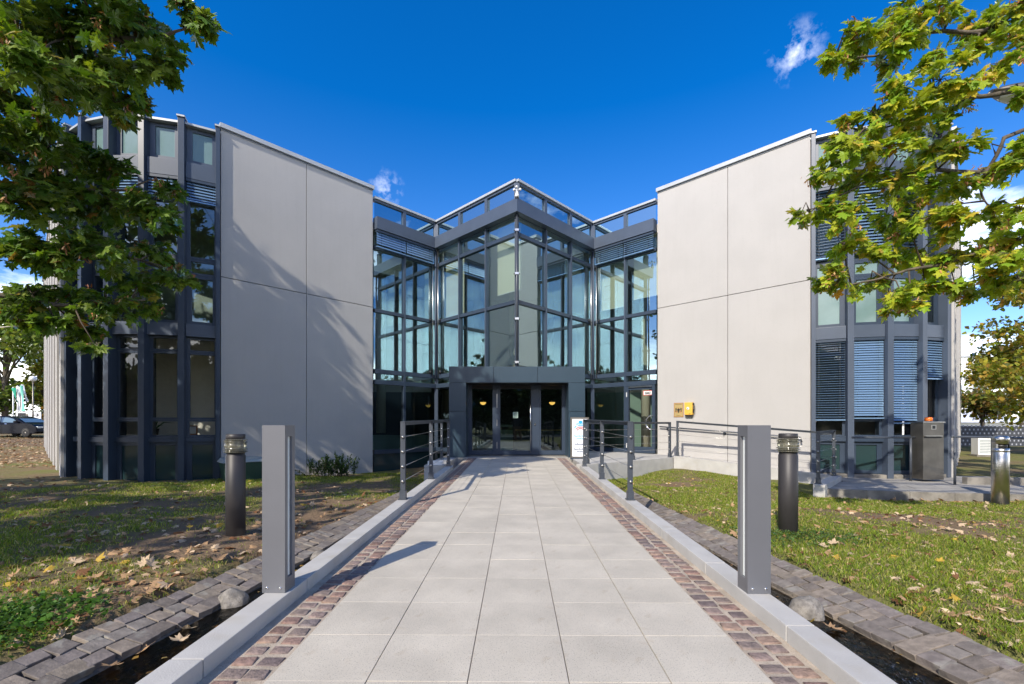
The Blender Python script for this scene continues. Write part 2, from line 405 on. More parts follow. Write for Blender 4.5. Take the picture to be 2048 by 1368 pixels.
def text(name, body, size, m, parent, M, align='LEFT', local=False):
    cu = bpy.data.curves.new(name, 'FONT'); cu.body = body; cu.size = size; cu.align_x = align; cu.extrude = .001; cu.offset = size * .03
    cu.materials.append(MATS[m])
    o = link(name, cu, parent, local=False); o.matrix_basis = M
    return o

def Z(r): return r + H                        # height measured from the eye line -> world height

def fbm(x, y, s, seed=0): return noise.fractal(Vector((x * s, y * s, seed * 7.3)), 1.0, 2.0, 4)

# ------------------------------------------------------------------ ground
CTRL = [(-3, 3, -.02), (-5, 4, -.02), (-8, 8, -.12), (-7.1, 10.9, -.2), (-4.3, 13.8, -.36), (-2.4, 10, -.33), (-2.6, 7.5, -.15), (-12, 12, -.13),
        (-9, 3, 0), (-25, 24, 0.03), (-40, 40, .3), (-60, 39, .3), (-15, 5, .05), (3, 3, -.02), (2.8, 5, -.05), (5, 5, -.06), (2.6, 8, -.14), (3.3, 11.2, -.26),
        (4.4, 12.2, -.12), (6, 8.3, -.3), (8.3, 8.1, -.29), (9.2, 7.6, -.24), (12, 12, -.12), (7, 5, -.1), (18, 18, -.12), (30, 24, -.1), (9, 3, -.05), (0, -12, -.1),
        (-20, -15, 0), (20, -15, 0), (0, 60, -.2), (80, 60, -.1), (5.5, 10.5, -.22), (13, 8, -.2), (7, 9, -.33), (9.5, 11, -.33)]
_cx = np.array([c[0] for c in CTRL]); _cy = np.array([c[1] for c in CTRL]); _cz = np.array([c[2] for c in CTRL])
EDGE_Y = [-4, 0, 2.2, 3.6, 5.5, 7.2, 8.2]; EDGE_L = [2.6, 2.42, 2.2, 2.03, 1.92, 1.81, 1.75]
WATER_Z = -.125
def edge_l(y): return np.interp(y, EDGE_Y, EDGE_L)
def ground_z(x, y):
    x = np.asarray(x, float); y = np.asarray(y, float)
    d2 = (x[..., None] - _cx) ** 2 + (y[..., None] - _cy) ** 2 + .15
    w = d2 ** -1.6
    g = (w * _cz).sum(-1) / w.sum(-1)
    l = np.abs(x - .01 * y); e = edge_l(y)
    # stream beds beside the walkway, and the fill under it
    inch = np.clip((e + .40 - l) / .13, 0, 1) * np.clip((8.0 - y) / .8, 0, 1)
    g = g * (1 - inch) + (-.34) * inch
    under = (l < 1.5) & (y > 7) & (y < 12.3)
    g = np.where(under, np.minimum(g, -.3), g)
    return g

def lines(a, b, step_in, lo, hi, grow=1.22):
    v = list(np.arange(a, b + 1e-6, step_in)); s = step_in; x = a
    while x > lo: s *= grow; x -= s; v.insert(0, x)
    s = step_in; x = b
    while x < hi: s *= grow; x += s; v.append(x)
    return np.array(v)
gx = lines(-14, 14, .14, -1200, 1200); gy = lines(-3, 15, .14, -1200, 1200)
GX, GY = np.meshgrid(gx, gy)
GZ = ground_z(GX, GY)
green = np.zeros(GX.shape)
def greenness(x, y):
    v = .60 + .75 * fbm(x, y, .55, 1) + .5 * fbm(x, y, 1.9, 2)
    if x < 0:
        v -= .12
        v -= .36 * math.exp(-((x + 3.6) ** 2 / 4.5 + (y - 9.2) ** 2 / 7))            # worn earth before the left wall
        v -= .7 * max(0, 1 - abs((-x + .01 * y) - float(edge_l(y)) - .55) / .75) * (1 if y < 7 else 0)
        if y > 13: v -= .15
    else:
        v += .22 - .35 * math.exp(-((x - 5.2) ** 2 / 2 + (y - 5.8) ** 2 / 2))
        if y > 14: v -= .2
    return max(0., min(1., v))
for i in range(GX.shape[0]):
    for j in range(GX.shape[1]):
        x, y = GX[i, j], GY[i, j]
        if abs(x) < 60 and -10 < y < 70:
            green[i, j] = greenness(x, y)
            if abs(x - .01 * y) > float(edge_l(y)) - .1 or y > 8: GZ[i, j] += .02 * fbm(x, y, 2.2, 3)
        else: green[i, j] = .7
nx, ny = len(gx), len(gy)
me = bpy.data.meshes.new('ground')
me.vertices.add(nx * ny); me.vertices.foreach_set('co', np.stack([GX, GY, GZ], -1).astype(np.float32).ravel())
idx = np.arange(nx * ny).reshape(ny, nx)
q = np.stack([idx[:-1, :-1], idx[:-1, 1:], idx[1:, 1:], idx[1:, :-1]], -1).reshape(-1, 4)
me.loops.add(q.size); me.loops.foreach_set('vertex_index', q.ravel().astype(np.int32))
me.polygons.add(len(q)); me.polygons.foreach_set('loop_start', np.arange(0, q.size, 4, dtype=np.int32)); me.polygons.foreach_set('loop_total', np.full(len(q), 4, np.int32))
me.polygons.foreach_set('use_smooth', np.ones(len(q), bool))
at = me.attributes.new('green', 'FLOAT', 'POINT'); at.data.foreach_set('value', green.astype(np.float32).ravel())
me.update(); me.materials.append(MATS['lawn_soil'])
go = link('ground', me, kind='structure')
def gz(x, y): return float(ground_z(np.array([x]), np.array([y]))[0])

# ------------------------------------------------------------------ walkway: slabs, cobbles, sand bed, kerbs
PATH_ROT = (math.atan(.0149), 0, -.01)
path = bpy.data.objects.new('path', None); C.objects.link(path); path.rotation_euler = PATH_ROT; path['kind'] = 'structure'
PM = Euler(PATH_ROT).to_matrix().to_4x4()
def on_path(l, y, z=0): return PM @ Vector((l, y, z))
MB().box(-1.415, 1.415, -3, 12.62, -.5, -.010, 'sand').build('sand_bed', path, local=True)
PITCH, W5 = .42, .446
meshes = []
for k in range(4):
    b = MB(); b.box(-W5 / 2 + .0022, W5 / 2 - .0022, -PITCH / 2 + .0008, PITCH / 2 - .0008, -.05, 0, 'path_slab'); meshes.append(b.mesh('paving_slab', .0012, 1))
row = 0; y = 1.968 - 10 * PITCH
while y < 12.6:
    for c in range(5):
        o = link('paving_slab', meshes[R.randrange(4)], path, local=True)
        o.location = ((c - 2) * W5 + .008, y + PITCH / 2, R.uniform(-.0012, .0012))
        o.rotation_euler = (R.uniform(-.002, .002), R.uniform(-.002, .002), R.choice((0, math.pi)))
    y += PITCH

def col_attr(me, c):
    a = me.color_attributes.new('col', 'FLOAT_COLOR', 'POINT'); a.data.foreach_set('color', np.tile(np.array([*c, 1], np.float32), len(me.vertices)))

def stone_mesh(name, m, sx, sy, sz, tint, rough=.08, seed=0, bev=.09, flat=False):
    """a split stone: bevelled block with uneven corners and a slightly domed top"""
    r = random.Random(seed); bm = bmesh.new()
    vs = [bm.verts.new((x * sx / 2 * (1 + r.uniform(-rough, rough)), y * sy / 2 * (1 + r.uniform(-rough, rough)), z)) for z in (-sz, 0) for y in (-1, 1) for x in (-1, 1)]
    for f in [(4, 5, 7, 6), (0, 1, 5, 4), (2, 6, 7, 3), (0, 4, 6, 2), (1, 3, 7, 5)]: bm.faces.new([vs[i] for i in f])
    top = [e for e in bm.edges if all(v.co.z > -.001 for v in e.verts)]
    bmesh.ops.bevel(bm, geom=top, offset=min(sx, sy) * bev, segments=2, affect='EDGES', profile=.55)
    for v in bm.verts:
        if v.co.z > -.02 and not flat: v.co.z += r.uniform(-.0006, .0006)
    for f in bm.faces: f.smooth = not flat
    me = bpy.data.meshes.new(name); bm.to_mesh(me); bm.free(); me.materials.append(MATS[m]); col_attr(me, tint); return me
COB = [stone_mesh('cobble', 'cobble', .1, .075, .05, t, .1, i) for i, t in enumerate(
    [(1, 1, 1), (1.25, 1.05, .98), (.75, .74, .8), (1.1, .9, .85), (.9, .95, 1.05), (1.35, 1.2, 1.05), (.85, .7, .66), (1.15, 1.1, 1.1)])]
far = []
cobs = []
for s in (-1, 1):
    for rowl in (1.183, 1.302):
        y = .9
        while y < 12.55:
            cobs.append((s * (rowl + R.uniform(-.006, .006)) + .008, y, R.uniform(-.07, .07), R.uniform(.86, 1.06), R.uniform(.86, 1.05), R.randrange(8)))
            y += .1 + R.uniform(-.008, .012)
cobs.sort(key=lambda t: t[1])
vis = [c for c in cobs if c[1] > 1.7]
for c in vis[:298]:
    o = link('cobble', COB[c[5]], path, local=True); o.location = (c[0], c[1], R.uniform(-.004, .001)); o.rotation_euler = (R.uniform(-.018, .018), R.uniform(-.018, .018), c[2]); o.scale = (c[3], c[4], 1)

def join_np(name, items, mat_name, parent=None, kind='stuff', smooth=False):
    """items: list of (verts (n,3), faces list, colour) joined in one mesh"""
    V, L, LT, Cc = [], [], [], []; off = 0
    for v, f, c in items:
        V.append(v); Cc.append(np.tile(np.array([*c, 1], np.float32), (len(v), 1)))
        for p in f: L += [i + off for i in p]; LT.append(len(p))
        off += len(v)
    me = bpy.data.meshes.new(name); V = np.concatenate(V).astype(np.float32)
    me.vertices.add(len(V)); me.vertices.foreach_set('co', V.ravel())
    me.loops.add(len(L)); me.loops.foreach_set('vertex_index', np.array(L, np.int32))
    LT = np.array(LT, np.int32); me.polygons.add(len(LT)); me.polygons.foreach_set('loop_start', np.concatenate([[0], np.cumsum(LT)[:-1]]).astype(np.int32)); me.polygons.foreach_set('loop_total', LT)
    a = me.color_attributes.new('col', 'FLOAT_COLOR', 'POINT'); a.data.foreach_set('color', np.concatenate(Cc).ravel())
    me.polygons.foreach_set('use_smooth', np.full(len(LT), smooth))
    me.update(); me.materials.append(MATS[mat_name])
    return link(name, me, parent, local=True, kind=kind)
def mesh_np(me): 
    a = np.zeros(len(me.vertices) * 3, np.float32); me.vertices.foreach_get('co', a)
    return a.reshape(-1, 3), [tuple(p.vertices) for p in me.polygons]
COBNP = [mesh_np(m) for m in COB]
tints = [(1, 1, 1), (1.25, 1.05, .98), (.75, .74, .8), (1.1, .9, .85), (.9, .95, 1.05), (1.35, 1.2, 1.05), (.85, .7, .66), (1.15, 1.1, 1.1)]
items = []
for c in vis[298:] + [c for c in cobs if c[1] <= 1.7]:
    v, f = COBNP[c[5]]; cs, sn = math.cos(c[2]), math.sin(c[2]); p = v * np.array([c[3], c[4], 1])
    items.append((np.stack([p[:, 0] * cs - p[:, 1] * sn + c[0], p[:, 0] * sn + p[:, 1] * cs + c[1], p[:, 2] - .003], -1), f, tints[c[5]]))
join_np('cobble_rows', items, 'cobble', path)

KH, KI, KO = .076, 1.405, 1.555
for s, nm in ((-1, 'left'), (1, 'right')):
    k = bpy.data.objects.new('kerb', None); C.objects.link(k); k.rotation_euler = PATH_ROT; k['kind'] = 'structure'
    y = -3.0 + (.35 if s > 0 else 0); yend = 9.95 if s < 0 else 9.97
    while y < yend - .05:
        e = min(y + 1.0, yend); b = MB(); x0, x1 = sorted((s * KI, s * KO))
        b.box(x0, x1, y + .003, e - .003, -.5, KH + R.uniform(-.001, .001), 'kerb_stone'); b.build('kerb_stone', k, bevel=.007, local=True); y = e

# ------------------------------------------------------------------ streams and their stone edgings
for s, side in ((-1, 'left'), (1, 'right')):
    ys = np.linspace(-3, 7.75, 60); poly = []
    b = MB(); vs = []; fs = []
    for y in ys:
        i0 = s * 1.54 + .01 * y; i1 = s * (edge_l(y) + .02) + .01 * y
        vs += [(i0, y, WATER_Z), (i1, y, WATER_Z)]
    for i in range(len(ys) - 1): fs.append((2 * i, 2 * i + 1, 2 * i + 3, 2 * i + 2) if s > 0 else (2 * i + 1, 2 * i, 2 * i + 2, 2 * i + 3))
    b.add(vs, fs, 'stream_water'); b.build('stream_water', kind='structure')
    b = MB(); vs = []
    for y in ys:
        i0 = s * 1.54 + .01 * y; i1 = s * (edge_l(y) + .1) + .01 * y
        for t in np.linspace(0, 1, 9): vs.append((i0 + (i1 - i0) * t, y, -.2 + .05 * fbm(i0 + t * .8, y, 3, 5) + .09 * max(0, t - .75) / .25))
    fs = [(i * 9 + j, i * 9 + j + 1, (i + 1) * 9 + j + 1, (i + 1) * 9 + j) for i in range(len(ys) - 1) for j in range(8)]
    if s < 0: fs = [tuple(reversed(f)) for f in fs]
    b.add(vs, fs, 'mud', True); b.build('stream_bed', kind='structure')
    ed = bpy.data.objects.new('stone_edging', None); C.objects.link(ed); ed['kind'] = 'structure'
    EM = [stone_mesh('edging_stone', 'edging', .104 + .008 * (i % 3), .108 + .02 * (i % 2), .07, t, .17, 40 + i + (9 if s > 0 else 0), .035, True) for i, t in enumerate(
        [(1, 1, 1), (.82, .8, .8), (1.12, 1.06, .98), (.95, .92, .95), (.75, .72, .7), (1.05, 1, .9)])]
    n = 0; more = []
    for r_ in range(3):
        y = 1.3 + R.uniform(0, .1)
        while y < 8.0:
            l = float(edge_l(y)) + .03 + r_ * .108 + R.uniform(-.01, .01)
            tilt = math.atan2(float(edge_l(y + .3) - edge_l(y)), .3)
            zc = -.106 + r_ * .024 + R.uniform(-.003, .002) + max(0, (y - 6) * -.01)
            o = link('edging_stone', EM[R.randrange(6)], ed, local=True)
            o.location = (s * l + .01 * y, y, zc); o.scale = (R.uniform(.9, 1.0), R.uniform(.9, 1.08), 1)
            o.rotation_euler = (R.uniform(-.03, .03), -s * .22 + R.uniform(-.03, .03), -s * tilt * 1 + R.uniform(-.07, .07)); n += 1
            y += .122 + R.uniform(-.012, .014)
    # a bed of earth under the stones
    b = MB(); vs = []
    for y in ys:
        e = float(edge_l(y))
        for l, z in ((e - .1, -.4), (e - .045, -.13), (e + .0, -.114), (e + .3, -.049), (e + .42, -.2)): vs.append((s * l + .01 * y, y, z))
    fs = [(i * 5 + j, i * 5 + j + 1, (i + 1) * 5 + j + 1, (i + 1) * 5 + j) for i in range(len(ys) - 1) for j in range(4)]
    if s < 0: fs = [tuple(reversed(f)) for f in fs]
    b.add(vs, fs, 'joint_soil', True); b.build('earth_bed', ed, local=True)

def rock(name, loc, sx, sy, sz, seed, label):
    bm = bmesh.new(); bmesh.ops.create_icosphere(bm, subdivisions=4, radius=1)
    for v in bm.verts:
        d = 1 + .16 * noise.noise(v.co * 1.3 + Vector((seed, 0, 0))) + .05 * noise.noise(v.co * 4 + Vector((seed, 3, 0)))
        v.co = Vector((v.co.x * sx * d, v.co.y * sy * d, v.co.z * sz * d))
    for f in bm.faces: f.smooth = True
    me = bpy.data.meshes.new(name); bm.to_mesh(me); bm.free(); me.materials.append(MATS['boulder'])
    o = link(name, me); o.location = loc; tag(o, label, 'rock', 'boulders in the streams'); return o
rock('boulder', (-2.0, 3.2, -.12), .105, .085, .1, 1, 'rounded grey boulder in the stream beside the left kerb and lamp')
rock('boulder', (1.98, 3.02, -.12), .115, .1, .115, 5, 'rounded speckled boulder in the stream beside the right kerb and lamp')
rock('boulder', (-1.83, 4.3, -.13), .11, .08, .07, 9, 'flat dark stone lying further up the shaded left stream')
MB().box(1.66, 1.95, 4.35, 5.6, -.25, -.1, 'old_concrete').build('concrete_slab', bevel=.02)
tag(bpy.data.objects['concrete_slab'], 'flat grey concrete slab lying in the right stream beside the kerb', 'slab')

# ------------------------------------------------------------------ the office building (built in its own frame)
BROT = .0166; BLOC = Vector((.354 * math.cos(BROT), .354 * math.sin(BROT), 0))
bld = thing('office_building', 'two storey concrete and glass office building with a V shaped glazed entrance front', 'building', BLOC, (0, 0, BROT))
BM = Matrix.Translation(BLOC) @ Matrix.Rotation(BROT, 4, 'Z'); BI = BM.inverted()
def to_b(x, y, z=0): return BI @ Vector((x, y, z))
class Fr:
    """a wall line: a runs along it, d points out of it"""
    def __init__(s, p, q):
        s.p = Vector(p); s.q = Vector(q); t = (s.q - s.p); s.L = t.length; s.t = t / s.L; s.n = Vector((s.t.y, -s.t.x))
    def __call__(s, a, d, z):
        v = s.p + s.t * a + s.n * d; return (v.x, v.y, z)
def bpart(name, mb, parent=None, bevel=0, **kw): return mb.build(name, parent or bld, bevel, local=True, **kw)
def fbox(name, fr, a0, a1, d0, d1, z0, z1, m, parent=None, bevel=0, **kw):
    return bpart(name, MB().box(a0, a1, d0, d1, z0, z1, m, fr), parent, bevel, **kw)

INX, OUTX, AX, RX, RY = 4.434, 7.295, 13.0, 2.746, 15.746
WL = lambda s, x: (s * x, 18.39 - x)          # concrete wall line
GLn = lambda s, x: (s * x, 18.49 - x)         # glass line beside it
ZJ = Z(3.585); ZW = Z(7.331); ZG = Z(7.068)
# concrete walls: 2 x 2 panels with recessed joints and a metal coping
for s in (-1, 1):
    p, q = (WL(s, OUTX), WL(s, INX)) if s < 0 else (WL(s, INX), WL(s, OUTX))
    fr = Fr(p, q); L = fr.L
        # vertical joint position measured from the photograph's 45 degree wall
    aj = L * .505 if s < 0 else L * .515
    for a0, a1 in ((0, aj), (aj, L)):
        for z0, z1 in ((-.6, ZJ), (ZJ, ZW - .13)):
            fbox('wall_panel', fr, a0 + (.007 if a0 > 0 else 0), a1 - (.007 if a1 < L else 0), -.16, 0, z0 + (.008 if z0 > 0 else 0), z1 - (.008 if z1 < 6 else 0), 'concrete', bevel=.006)
    fbox('wall_core', fr, .02, L - .02, -.34, -.165, -.6, ZW - .135, 'concrete')
    b = MB(); b.box(-.03, L + .03, -.4, .06, ZW - .11, ZW, 'coping', fr); b.box(0, L, -.37, .02, ZW - .15, ZW - .112, 'frame', fr)
    bpart('coping', b, bevel=.006)

def pane(fr, a0, a1, z0, z1, m, parent=None, d=-.03, name='window_pane', **kw):
    # single sheet, set back in its frame, leaning a fraction of a degree like real glass
    j = [R.uniform(-.0015, .0015) for _ in range(3)]
    vs = [fr(a0, d + j[0], z0), fr(a1, d + j[1], z0), fr(a1, d + j[1] + j[2], z1), fr(a0, d + j[0] + j[2], z1)]
    b = MB(); b.add(vs, [(0, 1, 2, 3)], m); return bpart(name, b, parent, **kw)

def make_blind(fr, a0, a1, ztop, zbot, d, tilt, nmax=60, step=.058, width=.078, box=True, tail=5):
    """external venetian blind: head box, bottom rail, guide cords, each slat a piece of its own"""
    b = MB(); b.box(a0, a1, d - .05, d + .05, ztop - .06, ztop, 'frame', fr)
    b.box(a0 + .005, a1 - .005, d - .04, d + .04, zbot, zbot + .03, 'slat', fr)
    for t in (.17, .83):
        a = a0 + (a1 - a0) * t; b.box(a - .006, a + .006, d - .004, d + .004, zbot, ztop, 'black', fr)
    h = bpart('blind', b)
    n = min(nmax, int((ztop - .07 - zbot - .035) / step)); z = ztop - .09
    c, s_ = math.cos(tilt) * width / 2, math.sin(tilt) * width / 2
    sb = MB(); prof = [(c, -s_), (c * .35, -s_ * .15 + .006), (-c * .35, s_ * .35 + .006), (-c, s_)]
    vs = [(x, y * 0 + dd, zz_) for x in (0, 1) for dd, zz_ in prof for y in (0,)]
    vs = [fr(a0 + .008 + (a1 - a0 - .016) * x, d + dd, zz_) for x, dd, zz_ in vs]
    sb.add(vs, [(0, 1, 5, 4), (1, 2, 6, 5), (2, 3, 7, 6)], 'slat', True); sm = sb.mesh('slat')
    for i in range(n):
        o = link('slat', sm, h, local=True); o.location = (0, 0, z - i * step + R.uniform(-.002, .002))
    return h

# glazed V front
MOD = 1.294
segs = [('L', Fr(GLn(-1, 4.43), (-RX, RY))), ('AL', Fr((-RX, RY), (0, AX))), ('AR', Fr((0, AX), (RX, RY))), ('R', Fr((RX, RY), GLn(1, 4.43)))]
LEV = dict(cope=ZG, cl1=Z(6.93), cl0=Z(6.30), f1=Z(6.40), f0=Z(6.02), t1=Z(5.54), t0=Z(5.43), m1=Z(3.575), m0=Z(3.47), s1=Z(1.69), s0=Z(1.55), r1=Z(1.36), r0=Z(1.22), g0=.32, b0=-.45)
for nm, fr in segs:
    L = fr.L
    fbox('roof_coping', fr, -.06 if nm in ('R',) else 0, L, -.25, .07, LEV['cope'] - .07, LEV['cope'], 'coping', bevel=.004)
    fbox('clerestory_rail', fr, 0, L, -.1, .02, LEV['cl1'], LEV['cope'] - .072, 'frame_light')
    # fascia, mitred into its neighbours at the corners
    ext0 = .2 if nm in ('AR',) else (-.2 if nm in ('AL', 'R') and nm != 'AL' else 0)
    b = MB(); d1 = .2
    k = {'L': (0, -1), 'AL': (-1, 1), 'AR': (1, -1), 'R': (-1, 0)}[nm]
    for z0, z1, dd in ((LEV['f0'], LEV['f1'], d1),):
        vs = [fr(0, -.05, z0), fr(L, -.05, z0), fr(L + k[1] * dd, dd, z0), fr(-k[0] * dd, dd, z0)]
        vs += [(x, y, z1) for x, y, _ in vs]
        b.add(vs, [(3, 2, 1, 0), (4, 5, 6, 7), (0, 1, 5, 4), (1, 2, 6, 5), (2, 3, 7, 6), (3, 0, 4, 7)], 'frame_light')
    bpart('fascia', b, bevel=.004)
    # mullions run the full height
    if nm in ('AL', 'AR'): am = [MOD, 2 * MOD]; ends = [0, MOD, 2 * MOD, L]
    elif nm == 'L': am = [L - MOD]; ends = [-.03, L - MOD, L]
    else: am = [MOD]; ends = [0, MOD, L + .03]
    hi = Z(6.0)
    lowz = lambda nm, a: Z(1.605) if (nm == 'AL' and a > .5) or (nm == 'AR' and a < 2) else LEV['b0']
    for a in am:
        fbox('clerestory_post', fr, a - .055, a + .055, -.08, .03, LEV['cl0'], LEV['cl1'], 'frame_light')
        b = MB(); b.box(a - .035, a + .035, -.1, .045, lowz(nm, a), hi, 'frame', fr); b.box(a - .02, a + .02, .046, .06, LEV['s1'], hi, 'frame_light', fr); bpart('mullion', b, bevel=.003)
    for a0, a1 in zip(ends[:-1], ends[1:]):
        e0, e1 = a0 + .036, a1 - .036
        inport = (nm == 'AL' and a0 > .5) or (nm == 'AR' and a1 < 2.7)
        for z0, z1 in (('t0', 't1'), ('m0', 'm1'), ('s0', 's1'), ('r0', 'r1')):
            if inport and z0 in ('s0', 'r0'): continue
            b = MB(); b.box(e0, e1, -.09, .036, LEV[z0], LEV[z1], 'frame', fr)
            for a in (e0 + .07, e1 - .07):            # dark fixing screws
                zc = (LEV[z0] + LEV[z1]) / 2; b.box(a - .012, a + .012, .036, .04, zc - .012, zc + .012, 'black', fr)
            bpart('transom', b, bevel=.003)
        pane(fr, a0 + .056, a1 - .056, LEV['cl0'], LEV['cl1'], 'glass_spandrel', name='clerestory_pane')
        for z0, z1, m in (('t1', 'hi', 'glass'), ('m1', 't0', 'glass'), ('s1', 'm0', 'glass'), ('r1', 's0', 'glass'), ('g0', 'r0', 'glass_dark')):
            zz0 = LEV[z0]; zz1 = hi if z1 == 'hi' else LEV[z1]
            if inport and z0 in ('r1', 'g0'): continue
            if nm == 'R' and z0 == 'g0' and a0 > .5: continue                        # the side door stands here
            pane(fr, e0, e1, zz0, zz1, m)
        if not (nm == 'R' and a0 > .5) and not inport:
            fbox('plinth_rail', fr, e0, e1, -.09, .04, LEV['g0'] - .13, LEV['g0'], 'frame', bevel=.003)
            fbox('plinth_panel', fr, e0, e1, -.08, -.02, LEV['b0'], LEV['g0'] - .132, 'panel_glass_dark')
# corner posts, pipes and guide rods
for x, y, k in ((0, AX, -1), (-RX, RY, 1), (RX, RY, 1)):
    b = MB(); b.box(x - .06, x + .06, y - .02, y + .1, Z(1.605) if k < 0 else LEV['b0'], LEV['f0'] - .002, 'frame'); bpart('corner_post', b, bevel=.004)
    b = MB(); b.box(x - .075, x + .075, y - .06, y + .06, LEV['f1'] + .002, LEV['cl1'], 'frame_light'); bpart('clerestory_corner', b, bevel=.004)
b = MB(); b.tube([(0, AX - .1, Z(1.6)), (0, AX - .1, LEV['f0'])], .03, 'railing', 10)
for z in (Z(1.75), Z(3.0), Z(4.3), Z(5.55)):
    b.box(-.055, .055, AX - .14, AX - .06, z - .03, z + .03, 'steel'); b.box(-.09, .09, AX - .09, AX - .06, z - .012, z + .012, 'black')
bpart('downpipe', b)
for s in (-1, 1):
    b = MB()
    for dx in (-.09, .09): b.tube([(s * RX + dx, RY - .2, Z(1.55)), (s * RX + dx, RY - .2, LEV['f0'])], .016, 'steel', 8)
    b.tube([(s * RX, RY - .14, Z(1.55)), (s * RX, RY - .14, LEV['f0'])], .028, 'frame_light', 8)
    for z in (Z(1.75), Z(3.55)):
        for dx in (-.17, .17): b.tube([(s * RX + dx, RY - .24, z - .06), (s * RX + dx, RY - .24, z + .06)], .03, 'black', 8)
    bpart('guide_rail', b)
# raised sun blinds over the outer bays
fl = segs[0][1]; frr = segs[3][1]
for a0, a1 in ((.02, fl.L - MOD - .01), (fl.L - MOD + .01, fl.L - .2)): make_blind(fl, a0, a1, Z(6.0), Z(5.47), .12, rad(70), step=.075, width=.08)
for a0, a1 in ((.2, MOD - .01), (MOD + .01, frr.L - .02)): make_blind(frr, a0, a1, Z(6.0), Z(5.47), .12, rad(35), step=.066, width=.08)

